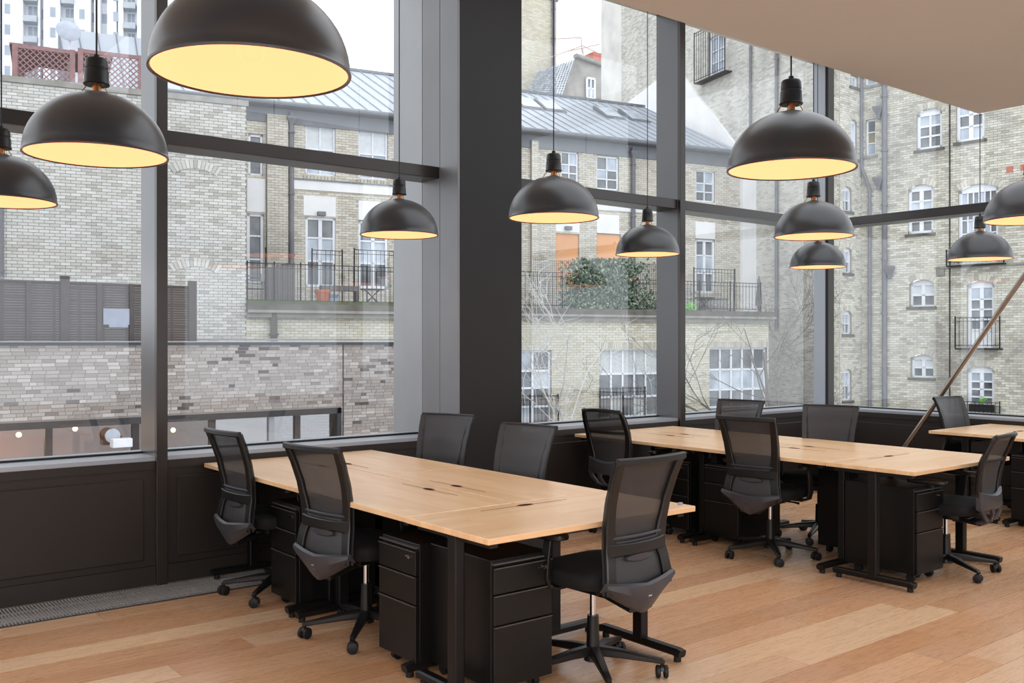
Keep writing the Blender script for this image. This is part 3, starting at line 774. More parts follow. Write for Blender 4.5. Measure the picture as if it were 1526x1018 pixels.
def hopper(root, x, z, y, s=1):
    m = MB(); rings = []
    for w_, d_, h_ in ((.05, .05, 0), (.06, .06, .12), (.17, .14, .34), (.18, .15, .42)): rings.append([(x-w_*s, y-d_*s, z+h_*s), (x+w_*s, y-d_*s, z+h_*s), (x+w_*s, y+.02, z+h_*s), (x-w_*s, y+.02, z+h_*s)])
    m.loft(rings); m.build('rainwater_hopper', M['pipe_grey'], root)

GZ = -4.0
struct('ground', MB().box(-60, 220, 6.4, 230, GZ-.1, GZ), M['ground_paving'])

# ---- low modern grey brick building with parapet (front left), parallel to the long glazed wall
Y3 = 18.0
g = empty('grey_brick_building', (2.0, Y3, GZ), 0, 'low modern building of mixed grey bricks with a dark coping, outside the left windows', 'building')
def px_on_Y(px, Y): u = (px-763)/F; t = Y/(SA-u*CA); return t*(CA+u*SA), t     # (X, depth)
xe = px_on_Y(672, Y3)[0]-2.0; zb = .115-GZ; zt = 1.43-GZ; xw = px_on_Y(508, Y3)[0]-2.0
op = (-8, xw, -1.6-GZ, zb)
m = MB(); wall_cells(m, -8, xe, 0, zt, [op], 0, .35); m.quad((xe, 0, 0), (xe, 6, 0), (xe, 6, zt), (xe, 0, zt)); m.build('wall', M['mortar_grey'], g)
bricks(g, -8, xe, zb-1.8, zt, [op], M['brick_grey'], 0, .215, .0655, .009, .010, (1.3, 20, zb+.06, zt), M['brick_grey_one'], True)
MB().box(-8, xe+.02, -.06, .36, zt, zt+.075).build('coping', M['coping_black'], g)
MB().box(-8, xe, -.075, -.055, zt+.055, zt+.075).box(-8, xe, .9, .94, zt+.09, zt+.13).build('handrail', M['grey_metal'], g)
MB().box(-8, xe, .36, 9, zt-.35, zt-.3).build('roof', M['gravel'], g)
MB().box(-8, xw, -.03, .05, zb-.12, zb).box(xw-.10, xw, -.03, .3, zb-2, zb).build('lintel', M['coping_black'], g)
xm = [px_on_Y(p, Y3)[0]-2.0 for p in (-40, 75, 205, 245, 320, 408, 447)]
for i, x in enumerate(xm):
    MB().box(x-.06, x+.06, .10, .2, zb-1.7, zb-.1).build('mullion', M['coping_black'] if i != 5 else M['grey_metal'], g)
xa = [-8]+xm+[xw-.1]
for i, (a, b) in enumerate(zip(xa, xa[1:])):
    MB().quad((a, .15, zb-1.7), (b, .15, zb-1.7), (b, .15, zb-.1), (a, .15, zb-.1)).build('glass_pane', M['sky_glass' if i >= 5 else 'far_glass'], g)
MB().box(-8, xw, 3.0, 3.1, zb-1.8, zb).box(-8, xw, .3, 3.0, zb-1.85, zb-1.8).box(-8, xw, .3, 3.0, zb-.02, zb).build('interior', M['shop_wall'], g)
for px_, py_ in ((112, 639), (28, 648), (258, 641), (170, 660)):
    X, t = px_on_Y(px_, Y3+1.2); z = EYE+(HOR-py_)/F*t
    b = MB(); b.lathe([(.001, -.05), (.035, -.035), (.05, 0), (.035, .035), (.001, .05)], 12); b.build('bulb', M['bulb_glow'], g, True, loc=(X-2.0, 1.2, z-GZ))
for xx in (-4.5, -1.5, 1.5):  # unseen warm fill lights added to brighten the interior
    d_ = bpy.data.lights.new('interior_fill', 'POINT'); d_.energy = 40; d_.color = (1, .72, .45); d_.shadow_soft_size = .1
    o_ = bpy.data.objects.new('interior_fill', d_); C.objects.link(o_); o_.location = (xx+2, Y3+1.6, .0-.15)
X, t = px_on_Y(165, Y3-.05)
b = empty('ventilation_box', (X, Y3-.14, EYE-(660-HOR)/F*t-.08), 0, 'small white box with round grey disc, at the window of the grey brick building', 'box')
MB().rbox(-.02, .32, -.12, .08, 0, .16, .01, 1).build('housing', M['white_paint'], b)
MB().tube([(.04, .10, .2), (.04, .14, .2)], .13, 24).build('disc', M['dish_grey'], b)
xj = px_on_Y(511, Y3)[0]-2.0; MB().box(xj-.012, xj+.012, -.016, 0, zb-1.6, zt).build('movement_joint', M['coping_black'], g)
# slatted fence on its roof
X0 = px_on_Y(-60, Y3+.55)[0]; X1, t1 = px_on_Y(288, Y3+.55)
fe = empty('slatted_fence', (X0, Y3+.55, zt+GZ+.04), 0, 'dark brown slatted timber fence standing on the roof of the grey brick building', 'fence')
FL = X1-X0; posts = sorted([px_on_Y(p, Y3+.55)[0]-X0 for p in (-40, 42, 96, 147, 195, 286)]); hb = 1.08
for i, x in enumerate(posts):
    w_ = .075 if i in (2, 5) else .04
    MB().box(x-w_, x+w_, -.06, .03, -.1, hb+(.13 if i in (2, 5) else 0)).build('post', M['fence_brown'], fe)
ps = [0.0]+posts
for a, b in zip(ps, ps[1:]):
    if b-a < .1: continue
    me = MB().box(a, b, -.014, .0, 0, .0425).mesh('slat'); z = .0
    while z < hb-.02:
        obj('slat', me, M['fence_brown'], fe, (0, 0, z)); z += .0455
MB().box(0, FL, -.04, .03, hb, hb+.03).build('top_rail', M['fence_brown'], fe)
m = MB(); x = .2
while x < FL: m.box(x, x+.05, .0, .03, 0, hb); x += .42
m.build('batten', M['fence_brown'], fe)
X, t = px_on_Y(174, Y3+.5)
s_ = MB().box(-.24, .24, -.01, .0, -.15, .15).box(-.14, .2, -.012, -.002, -.2, -.1).build('paper_notice', M['paper'], loc=(X, Y3+.5, EYE+(HOR-472)/F*t)); tag(s_, 'pale notice sheet fixed to the dark slatted fence', 'notice')

# ---- pale painted brick house (left) and the terrace wall continuing its line
VP2 = 2980
e1 = Fac(367, 24.5, VP2)
h1 = e1.root('painted_brick_house', 'pale painted brick house with blind arch, behind the slatted fence', 'building')
h1.location.z = 0
sL = e1.s(-40); ztop = e1.z(300, 152)
arch_px = (262, 322)
m = MB(); wall_cells(m, sL, 0, GZ, ztop, [], 0); m.quad((0, 0, GZ), (0, 3.2, GZ), (0, 3.2, ztop), (0, 0, ztop)); m.build('wall', M['mortar_pale'], h1)
bricks(h1, sL, -.005, .9, ztop, [], M['brick_painted'], 0, .225, .075, .011, .012, (-1.9, 0, 2.6, 5.6), M['brick_painted_one'])
MB().box(sL, .05, -.06, .3, ztop, ztop+.14).build('coping', M['coping_stone'], h1)
for (cx_, cy_, w_) in ((291, 250, 1.0), (291, 396, 1.0)):
    a = e1.s(cx_); zc = e1.z(cx_, cy_); m = MB(); rad = .9; th = .62
    for k in range(13):
        t0, t1 = -th+2*th*(k+.06)/13, -th+2*th*(k+.94)/13; m.tone = rnd.random()
        q = [(a+rr*math.sin(t), yy, zc-rad+rr*math.cos(t)) for yy in (-.03, .0) for (t, rr) in ((t0, rad-.02), (t1, rad-.02), (t1, rad+.2), (t0, rad+.2))]
        m.add(q, [(0, 1, 2, 3), (0, 4, 5, 1), (1, 5, 6, 2), (2, 6, 7, 3), (3, 7, 4, 0)])
    m.build('blind_arch', M['brick_painted'], h1, tone=True)
pipe(h1, [(e1.s(3), -.07, 0), (e1.s(3), -.07, ztop-2.0)], .04)
# trellis on the terrace of the house
def P1(px, py, k): return (e1.s(px, k), k, e1.z(px, py, k))
def lattice(root, a, b, z0, z1, y, mat, pitch=.14, wd=.018):
    m = MB(); H = z1-z0; x = a-H
    while x < b:
        for sg in (1, -1):
            p0, p1 = (x, z0), (x+H, z1)
            if sg < 0: p0, p1 = (x+H, z0), (x, z1)
            pts = []
            for (xx, zz) in (p0, p1): pts.append((xx, zz))
            (xa_, za_), (xb_, zb_) = pts
            def clip(X): return za_+(X-xa_)/(xb_-xa_)*(zb_-za_)
            lo, hi = max(min(xa_, xb_), a), min(max(xa_, xb_), b)
            if hi-lo < .03: continue
            m.add([(lo, y, clip(lo)-wd), (hi, y, clip(hi)-wd), (hi, y, clip(hi)+wd), (lo, y, clip(lo)+wd)], [(0, 1, 2, 3)])
            m.add([(lo, y+.012*sg, clip(lo)-wd), (hi, y+.012*sg, clip(hi)-wd), (hi, y+.012*sg, clip(hi)+wd), (lo, y+.012*sg, clip(lo)+wd)], [(3, 2, 1, 0)])
        x += pitch
    return m.build('lattice', M[mat], root, kind='stuff')
tr_ = e1.root('garden_trellis', 'reddish brown lattice screen on the roof terrace at upper left', 'trellis')
for (a, b, ya, yb, k) in ((18, 110, 72, 124, .4), (116, 212, 80, 131, .4)):
    s0, s1 = e1.s(a, k), e1.s(b, k); z0, z1 = ztop+.05, e1.z((a+b)/2, ya, k)
    MB().box(s0, s1, k-.02, k+.02, z1-.06, z1+.03).box(s0, s1, k-.02, k+.02, z0, z0+.04).build('rail', M['trellis_brown'], tr_)
    for x in (s0, s1-.09): MB().box(x, x+.12, k-.03, k+.05, z0, z1+.04).build('post', M['trellis_brown'], tr_)
    lattice(tr_, s0, s1, z0, z1, k, 'trellis_brown')
s0, s1 = e1.s(18, 2.2), e1.s(100, 2.2); m = MB()
m.add([(s0, 2.2, ztop), (s0, 2.2, e1.z(18, 74, 2.2)), (s1, 2.2, e1.z(90, 82, 2.2)), (s0+.3, 2.2, e1.z(30, 108, 2.2))], [(0, 1, 2, 3)]); 
for k in range(6): m.box(s0+k*.35, s0+k*.35+.5, .4, 2.2, e1.z(60, 72, .4)+.02-k*.01, e1.z(60, 72, .4)+.06-k*.01)
m.build('pergola_board', M['trellis_brown'], tr_)
ds = e1.root('satellite_dish', 'grey satellite dish on a pole above the lattice screen', 'satellite dish')
cx_, cz_ = e1.s(102, 1.2), e1.z(102, 46, 1.2)
m = MB().lathe([(.001, .10), (.12, .085), (.22, .05), (.29, 0), (.285, -.01), (.2, .035), (.1, .07)], 28); d_ = m.build('dish', M['dish_grey'], ds, True, loc=(cx_, 1.2, cz_), rot=(math.radians(-58), math.radians(-22), 0)); d_.rotation_euler = (math.radians(68), math.radians(25), 0)
MB().tube([(cx_, 1.25, ztop+.0), (cx_+.03, 1.25, cz_-.1), (cx_, 1.2, cz_)], .03, 8).build('mast', M['white_paint'], ds, True)
rf = e1.root('metal_shed_roof', 'pale sloping metal sheet roof behind the lattice screen, below the white tower', 'roof')
a, b = e1.s(112, 3.0), e1.s(225, 3.0); m = MB(); zt1 = e1.z(115, 45, 5.0); zt2 = zt1
m.add([(a, 3, ztop), (b, 3, ztop), (b, 5, zt2), (a-.4, 5, zt1)], [(0, 1, 2, 3)]); m.box(a-.4, b, 5, 9, ztop, zt1); m.box(a, b, 3, 5, GZ, ztop); m.build('sheeting', M['zinc'], rf)
for k in range(7):
    x = a+k*.45; MB().sweep([(x, 2.99, ztop+.02), (x-.4*(1-k/7), 4.99, zt1+.02)], .012, .015, (1, 0, 0)).build('seam', M['zinc_dark'], rf)

# ---- terrace house with zinc roof
KB = 3.3
h2 = e1.root('terrace_house', 'buff brick house with zinc roof, white windows and first floor terrace, behind the middle windows', 'building')
sE = e1.s(1145, 0); sEb = e1.s(1103, KB); sEc = e1.s(1146, KB)
zte = lambda px: e1.z(px, 463)        # terrace edge
ZT = e1.z(600, 457); ZCT = ZT+.0
def R2(x0, y0, x1, y1, k=KB): return e1.R(x0, y0, x1, y1, k)
zeave = e1.z(700, 187, KB-.45)
up = []   # (rect, kind)
W2 = {'w1': R2(370, 200, 392, 262), 'd1': R2(368, 318, 393, 424), 'w2': R2(455, 186, 500, 262), 'd2': R2(455, 324, 500, 428), 'w3': R2(534, 195, 578, 268), 'd3': R2(534, 330, 578, 430),
      'w4': R2(836, 226, 862, 273), 'w5': R2(889, 233, 922, 283), 'w6': R2(1037, 254, 1065, 301), 'd6': R2(1036, 357, 1065, 437), 'o4': R2(828, 347, 863, 433), 'o5': R2(889, 349, 925, 434),
      'w7': R2(655, 208, 692, 264), 'w8': R2(735, 215, 770, 268), 'd7': R2(655, 338, 692, 431)}
holes = list(W2.values())
sU = e1.s(360, KB)-.3
m = MB(); wall_cells(m, sU, sEb, ZT-.6, zeave+.1, holes, KB, .2); m.build('wall', M['mortar'], h2)
bricks(h2, sU, sEb, ZT-.1, zeave+.1, holes, M['brick_buff'], KB)
for kx, rr in W2.items():
    if kx in ('w2', 'w3', 'w7', 'w8'): window(h2, rr, 2, 3, KB+.08, .06, .045, ['pane_pale', 'pane_pale', 'blind'], rowh=[.26, .26, .48], sillm=None)
    elif kx in ('w4', 'w5', 'w6'): window(h2, rr, 2, 3, KB+.08, .055, .04, ['pane_dark', 'pane_pale', 'pane_dark', 'pane_dark'], rowh=[.3, .3, .4])
    elif kx == 'w1': window(h2, rr, 1, 1, KB+.08, .07, .04, 'pane_dark')
    elif kx in ('d2', 'd3', 'd6', 'd7'): window(h2, rr, 2, 3, KB+.06, .08, .05, ['pane_dark', 'pane_pale', 'pane_dark'], mid=[1], name='french_door', rowh=[.36, .36, .28])
    elif kx == 'd1': window(h2, rr, 1, 3, KB+.06, .11, .05, 'pane_dark', name='glazed_door', rowh=[.34, .36, .3])
    else: MB().box(rr[0], rr[1], KB+.05, KB+.09, rr[2], rr[3]).build('orange_board', M['orange_board'], h2)
for (x0, y0, x1, y1) in ((368, 266, 395, 316), (452, 293, 500, 322), (534, 300, 578, 329), (828, 317, 863, 346), (889, 320, 922, 348), (1036, 331, 1065, 356), (655, 308, 692, 337)):
    a, b, c, d = R2(x0, y0, x1, y1); MB().box(a, b, KB-.03, KB+.02, c, d).build('rendered_panel', M['render_white'], h2)
for (x0, x1) in ((452, 503), (532, 581), (887, 924)):
    zz = W2['w2' if x0 == 452 else 'w3' if x0 == 532 else 'w5'][2]; m = MB(); x = e1.s(x0, KB); xe_ = e1.s(x1, KB)
    while x < xe_: m.tone = rnd.random()*.3; m.box(x, x+.09, KB-.05, KB, zz-.16, zz-.02); x += .105
    m.build('brick_sill', M['brick_old'], h2, tone=True)
a, b = e1.s(437, KB), sEb; zz = e1.z(520, 281, KB); MB().box(a, b, KB-.05, KB, zz-.13, zz+.15).build('string_course', M['render_white'], h2)
MB().box(a, b, KB-.09, KB, zz+.15, zz+.19).build('string_cap', M['zinc_dark'], h2)
for (x0, x1) in ((397, 428), (790, 800)):   # brick pilasters
    a, b = e1.s(x0, KB), e1.s(x1, KB); r_ = MB(); 
    bricks(h2, a, b, ZT, zeave-.2, [], M['brick_buff'], KB-.12); MB().box(a, b, KB-.12, KB, ZT, zeave-.2).build('pilaster', M['mortar'], h2)
for px_ in (433, 941):
    x = e1.s(px_, KB); pipe(h2, [(x, KB-.12, ZT), (x, KB-.12, zeave-.1)], .075); hopper(h2, x, zeave-.55, KB-.12, .8)
for (x_, y_) in ((478, 322), (845, 343)):
    a, z = e1.s(x_, KB), e1.z(x_, y_, KB); MB().rbox(a-.12, a+.12, KB-.16, KB-.03, z, z+.12, .01, 1).build('wall_light', M['pipe_grey'], h2)
# eaves, gutter and standing seam roof
ea, eb = e1.s(225, KB), e1.s(1095, KB)
MB().box(ea, eb, KB-.42, KB+.1, zeave-.0, zeave+.05).box(ea, eb, KB-.06, KB, zeave-.42, zeave).build('fascia', M['zinc_dark'], h2)
m = MB().tube([(ea, KB-.45, zeave+.07), (eb, KB-.45, zeave+.07)], .07, 8); m.build('gutter', M['zinc_dark'], h2, True)
KR = KB+4.6; zr = e1.z(850, 146, KR); ra, rb = e1.s(225, KR), e1.s(960, KR)
za = zeave+.08
m = MB(); m.add([(ea, KB-.45, za), (eb, KB-.45, za), (rb, KR, zr), (ra, KR, zr)], [(0, 1, 2, 3)]); m.add([(ra, KR, zr), (rb, KR, zr), (rb+3, KR+5, za), (ra, KR+5, za)], [(0, 1, 2, 3)]); rfo = m.build('roof', M['zinc'], h2)
n = 46
for k in range(n+1):
    f = k/n; p0 = (ea+(eb-ea)*f, KB-.45, za+.015); p1 = (ea+(eb-ea)*f+(-.6), KR, zr+.015)
    if p1[0] > rb:
        q = (eb-p0[0])/max(1e-4, (eb-rb)+(p1[0]-p0[0])); q = max(0, min(1, q)); p1 = tuple(p0[i]+(p1[i]-p0[i])*q for i in range(3))
        if q < .03: continue
    MB().sweep([p0, p1], .014, .02, (1, 0, 0)).build('standing_seam', M['zinc_seam'], rfo)
MB().box(ra, rb, KR-.08, KR+.1, zr-.02, zr+.07).build('ridge', M['zinc_dark'], h2)
for px_, py_ in ((820, 163), (786, 156), (908, 174), (945, 180)):
    u_ = (py_-146)/(205-146); k = KR-(KR-KB)*.42; s0 = e1.s(px_, k); f = (k-(KB-.45))/(KR-KB+.45); zz = za+(zr-za)*f
    m = MB(); w_, dz = .42, (zr-za)/(KR-KB+.45)
    m.add([(s0-w_, k-.5, zz-.5*dz+.06), (s0+w_, k-.5, zz-.5*dz+.06), (s0+w_, k+.5, zz+.5*dz+.16), (s0-w_, k+.5, zz+.5*dz+.16), (s0-w_, k-.5, zz-.5*dz), (s0+w_, k-.5, zz-.5*dz), (s0+w_, k+.5, zz+.5*dz), (s0-w_, k+.5, zz+.5*dz)], [(0, 1, 2, 3), (4, 5, 1, 0), (5, 6, 2, 1), (7, 4, 0, 3), (6, 7, 3, 2)])
    w2_ = m.build('roof_window', M['zinc_dark'], h2); q = .07
    MB().add([(s0-w_+q, k-.42, zz-.42*dz+.075), (s0+w_-q, k-.42, zz-.42*dz+.075), (s0+w_-q, k+.42, zz+.42*dz+.165), (s0-w_+q, k+.42, zz+.42*dz+.165)], [(0, 1, 2, 3)])
    m = MB(); m.add([(s0-w_+q, k-.42, zz-.42*dz+.08), (s0+w_-q, k-.42, zz-.42*dz+.08), (s0+w_-q, k+.42, zz+.42*dz+.17), (s0-w_+q, k+.42, zz+.42*dz+.17)], [(0, 1, 2, 3)]); m.build('pane', M['pane_pale'], w2_)
# white rendered end bay and return
MB().box(sEb, sEc, KB-.15, KB+4, GZ, zeave-.4).build('rendered_bay', M['render_white'], h2)
# terrace slab and lower front wall
LW = {'l0': e1.R(745, 522, 822, 645), 'l1': e1.R(893, 520, 984, 648), 'l2': e1.R(1057, 518, 1143, 630), 'l3': e1.R(620, 524, 700, 650)}
m = MB(); wall_cells(m, 0, sE, GZ, ZT-.1, list(LW.values()), 0, .2); m.quad((sE, 0, GZ), (sE, KB, GZ), (sE, KB, ZT), (sE, 0, ZT)); m.build('lower_wall', M['mortar'], h2)
bricks(h2, 0, sE, -2.2, ZT-.22, list(LW.values()), M['brick_cream'], 0)
MB().box(0, sE+.1, -.22, KB, ZT-.20, ZT+.02).build('terrace_slab', M['stone'], h2)
MB().box(0, sE+.08, -.16, 0, ZT-.34, ZT-.20).build('cornice', M['coping_stone'], h2)
MB().box(0, sE+.12, -.26, -.1, ZT-.22, ZT-.15).build('terrace_gutter', M['coping_stone'], h2)
MB().box(0, e1.s(590), -.2, .0, ZT+.02, ZT+.09).build('moss_strip', plain('moss', (88,98,70), .95, 0, .2, .3, 12), h2)
window(h2, LW['l0'], 3, 4, .12, .06, .06, ['pane_dark', 'pane_pale', 'pane_dark'], rowh=[.3, .24, .22, .24])
window(h2, LW['l1'], 5, 4, .12, .06, .06, ['curtain', 'pane_dark', 'pane_dark', 'curtain', 'pane_pale', 'curtain', 'pane_dark', 'curtain'], rowh=[.2, .24, .28, .28])
window(h2, LW['l2'], 5, 4, .12, .06, .06, ['pane_dark', 'pane_dark', 'pane_pale', 'pane_dark'], rowh=[.2, .24, .28, .28])
window(h2, LW['l3'], 4, 4, .12, .06, .06, 'pane_dark')
for kx in ('l1', 'l2'):
    a, b, c, d = LW[kx]; m = MB(); x = a
    while x < b: m.tone = rnd.random()*.5; m.box(x, x+.065, -.02, 0, d, d+.2); x += .075
    m.build('soldier_course', M['brick_old'], h2, tone=True)
a, b, c, d = LW['l1']; railing('r', h2, a, b-.6, c+.2, e1.z(940, 578), -.05, .12, .008, 2)
a, b, c, d = LW['l0']; railing('r', h2, a, b+.2, c+.2, e1.z(790, 590), -.05, .12, .008, 2)
pipe(h2, [(e1.s(407), -.1, -1), (e1.s(407), -.1, ZT-.2)], .09, 'stone')
# terrace railings
tm = lambda px, py: e1.z(px, py, .15)
railing('r', h2, .05, e1.s(448, .15), ZT+.02, tm(400, 392), .15, .13, .008, 2)
railing('r', h2, e1.s(448, .15), e1.s(640, .15), ZT+.02, tm(540, 397), .15, .13, .008, 4)
railing('r', h2, e1.s(640, .15), e1.s(838, .15), ZT+.02, tm(800, 405), .15, .13, .008, 3)
railing('r', h2, e1.s(838, .15), sE-.2, ZT+.02, tm(1060, 420), .15, .13, .008, 6)
for (x0, x1, yt) in ((465, 510, 373), (528, 590, 373), (1034, 1095, 401)):
    k = 1.6; a, b = e1.s(x0, k), e1.s(x1, k); railing('r', h2, a, b, ZT+.02, e1.z((x0+x1)/2, yt, k), k, .13, .008, 1)
# mesh screen behind the ivy
a, b = e1.s(795, .5), e1.s(985, .5); z1 = e1.z(880, 388, .5)
scn = MB(); x = a
while x < b: scn.box(x, x+.008, .5, .508, ZT, z1); x += .07
z = ZT
while z < z1: scn.box(a, b, .5, .508, z, z+.008); z += .07
scn.build('mesh_screen', M['iron'], h2, kind='stuff')
# ---- things standing on the terrace
def on_terrace(name, px, k, label, cat):
    s = e1.s(px, k); r, t = e1.o[0]+s*e1.d[0]+k*e1.n[0], e1.o[1]+s*e1.d[1]+k*e1.n[1]
    return empty(name, (t*CA+r*SA, t*SA-r*CA, ZT+.02), e1.rz(), label, cat)
q = on_terrace('plant_pot', 481, .55, 'large terracotta plant pot on the terrace behind the railing', 'pot')
MB().lathe([(.001, 0), (.15, 0), (.19, .34), (.215, .34), (.215, .42), (.18, .42), (.17, .36), (.001, .34)], 24).build('pot', M['terracotta'], q, True)
q = on_terrace('glazed_pot', 497, .5, 'small pale blue glazed pot beside the terracotta pot', 'pot')
MB().lathe([(.001, 0), (.12, 0), (.15, .1), (.11, .2), (.16, .3), (.14, .3), (.001, .26)], 20).build('pot', M['blue_glaze'], q, True)
q = on_terrace('privacy_screen', 418, .5, 'grey solid wooden screen panel on the terrace beside the drainpipe', 'screen')
for k in range(6): MB().box(-.36+k*.125, -.36+k*.125+.118, 0, .03, 0, .98+.03*k).build('plank', M['timber_grey'], q)
MB().box(-.4, -.36, 0, .05, 0, 1.5).build('post', M['iron'], q)
q = on_terrace('planter_box', 505, 1.0, 'long grey timber planter on the terrace below the french door', 'planter')
MB().box(-.5, .55, -.1, .2, .42, .56).box(-.48, -.42, -.1, .2, 0, .42).box(.47, .53, -.1, .2, 0, .42).build('trough', M['timber_grey'], q)
def garden_chair(px, k, label, w_=.48):
    q = on_terrace('garden_chair', px, k, label, 'chair')
    m = MB()
    for sx in (-1, 1):
        m.tube([(sx*w_/2, -.22, 0), (sx*w_/2, -.16, .3), (sx*w_/2, -.2, .6), (sx*w_/2, .15, .62), (sx*w_/2, .22, .3), (sx*w_/2, .28, 0)], .014, 6)
        m.tube([(sx*w_/2, .15, .42), (sx*w_/2, .24, .85)], .014, 6)
    m.build('frame', M['grey_metal'], q, True)
    MB().box(-w_/2, w_/2, -.2, .2, .41, .43).build('seat', M['timber_grey'], q)
    for z in (.55, .65, .75): MB().box(-w_/2, w_/2, .18+(z-.42)*.2, .2+(z-.42)*.2, z, z+.05).build('slat', M['grey_metal'], q)
garden_chair(378, .9, 'pale metal garden chair at the left end of the terrace')
def bistro_table(px, k, label):
    q = on_terrace('bistro_table', px, k, label, 'table')
    MB().lathe([(.001, .46), (.34, .46), (.34, .48), (.001, .48)], 20).build('tabletop', M['iron'], q)
    for sx in (-1, 1): MB().tube([(sx*.28, -.1, 0), (-sx*.2, .1, .46)], .012, 6).build('leg', M['iron'], q)
    for sx in (-1, 1): MB().tube([(sx*.28, .15, 0), (-sx*.2, -.05, .46)], .012, 6).build('leg', M['iron'], q)
bistro_table(555, .8, 'low dark folding table on the terrace right of the pots')
bistro_table(1050, .9, 'dark garden table on the terrace at the right, before the white door')
garden_chair(1026, .9, 'grey garden chair on the right part of the terrace next to the mullion')
q = on_terrace('closed_parasol', 1131, .8, 'closed grey parasol on the right end of the terrace', 'parasol')
MB().tube([(0, 0, 0), (0, 0, 1.25)], .02, 8).build('pole', M['iron'], q)
MB().lathe([(.05, .15), (.11, .3), (.09, .7), (.05, 1.1), (.02, 1.22), (.001, 1.25)], 12).build('canopy', M['timber_grey'], q, True)
q = on_terrace('garden_box', 1072, .9, 'grey low storage box on the right terrace behind the railing', 'box')
MB().rbox(-.55, .35, 0, .4, 0, .42, .02, 1).build('box', M['coping_stone'], q); MB().rbox(-.58, .38, -.02, .42, .42, .47, .01, 1).build('lid', M['timber_grey'], q)
def leafy(name, root_loc, rz, n, fn, label, cat, mat='ivy', size=.05, kind=None, seed=3):
    R = random.Random(seed); m = MB()
    for _ in range(n):
        x, y_, z = fn(R); s = size*R.uniform(.6, 1.3); a, b = R.uniform(0, 2*PI), R.uniform(-.9, .9)
        ux, uz = math.cos(a), math.sin(a); vx, vz = -uz, ux; dy = b*s; m.tone = R.random()**1.3
        m.add([(x-ux*s, y_, z-uz*s), (x+vx*s*.5, y_-dy, z+vz*s*.5), (x+ux*s, y_+dy*.5, z+uz*s), (x-vx*s*.5, y_-.3*s, z-vz*s*.5)], [(0, 1, 2, 3)])
    o = m.build(name, M[mat], None, loc=root_loc, rot=(0, 0, rz), tone=True); tag(o, label, cat, None, kind); return o
def ivy_fn(R):
    while True:
        px_ = R.triangular(828, 985, 900); py_ = R.uniform(386, 474)
        # ragged silhouette: dense middle, thin towards the left top and right
        d = .9 - .35*(math.sin(px_*.21+py_*.13)*math.sin(py_*.17-px_*.05) > .45)
        if px_ < 866 - 8*math.sin(py_*.2): d = .22 + .35*(py_ > 442 and px_ > 846)
        if px_ > 948 + 9*math.sin(py_*.16): d = .5*(py_ > 436)+.10
        if py_ < 391 + 3*math.sin(px_*.3): d *= .4
        if py_ > 462: d *= .55 if 870 < px_ < 970 else .15
        if R.random() < d: break
    k = R.uniform(-.1, .42); return (e1.s(px_, k), k, e1.z(px_, py_, k))
leafy('ivy', e1.loc(), e1.rz(), 9500, ivy_fn, 'dense grey-green ivy covering the terrace railing in the middle windows', 'plant', size=.062, kind='stuff')
def gp(R): px_, py_ = R.gauss(1022, 5), R.gauss(459, 4); return (e1.s(px_, .1), .1+R.uniform(-.1, .1), e1.z(px_, py_, .1))
leafy('green_plant', e1.loc(), e1.rz(), 160, gp, 'small bright green plant on the terrace edge right of the mullion', 'plant', 'leaf_green', .05)

# ---- tall old brick building on the right: gable wall, stair bay, courtyard front
w1 = Fac(926, 45, -600)
hw = w1.root('gable_house', 'tall weathered gable wall of pale old brick rising behind the zinc roof', 'building')
sR = w1.s(1252)
wz = 24.0
WH = [w1.R(1056, 52, 1080, 112)]
m = MB(); wall_cells(m, 0, sR, GZ, wz, WH, 0); m.build('wall', M['old_render'], hw)
bricks(hw, w1.s(1100), sR, -1.5, 15, [], M['brick_pale'], 0, .225, .075, .012, .008)
bricks(hw, 0, w1.s(1100), 9.0, 22, WH, M['brick_pale'], 0, .225, .075, .012, .006)
MB().box(-2.0, 0, 0, 4, GZ, wz).build('gable_return', M['old_render'], hw)
window(hw, WH[0], 2, 3, .12, .08, .05, 'pane_pale')
a, b, c, d = WH[0]; railing('r', hw, a-.5, b+.5, c-.1, c+1.9, -.35, .16, .012, 2)
MB().box(a-.5, b+.5, -.37, 0, c-.14, c-.1).build('balcony_floor', M['iron'], hw)
pipe(hw, [(w1.s(1160), -.09, ZT-.5), (w1.s(1160), -.09, 14)], .06)
pipe(hw, [(w1.s(1121), -.09, 9), (w1.s(1121), -.09, 22)], .05)
# white flashed slope where the zinc roof meets the gable
sA, sB, sC = w1.s(985), w1.s(1018), w1.s(1106)
m = MB(); pts = [(w1.s(930), w1.z(930, 160)), (w1.s(1005), w1.z(1005, 102)), (w1.s(1020), w1.z(1020, 112)), (w1.s(1104), w1.z(1104, 222)), (w1.s(1104), w1.z(1104, 330)), (w1.s(930), w1.z(930, 330))]
m.add([(x, -.12, z) for x, z in pts]+[(x, 0, z) for x, z in pts], [tuple(range(6)), (0, 6, 7, 1), (1, 7, 8, 2), (2, 8, 9, 3)]); m.build('white_flashing', M['render_white'], hw)

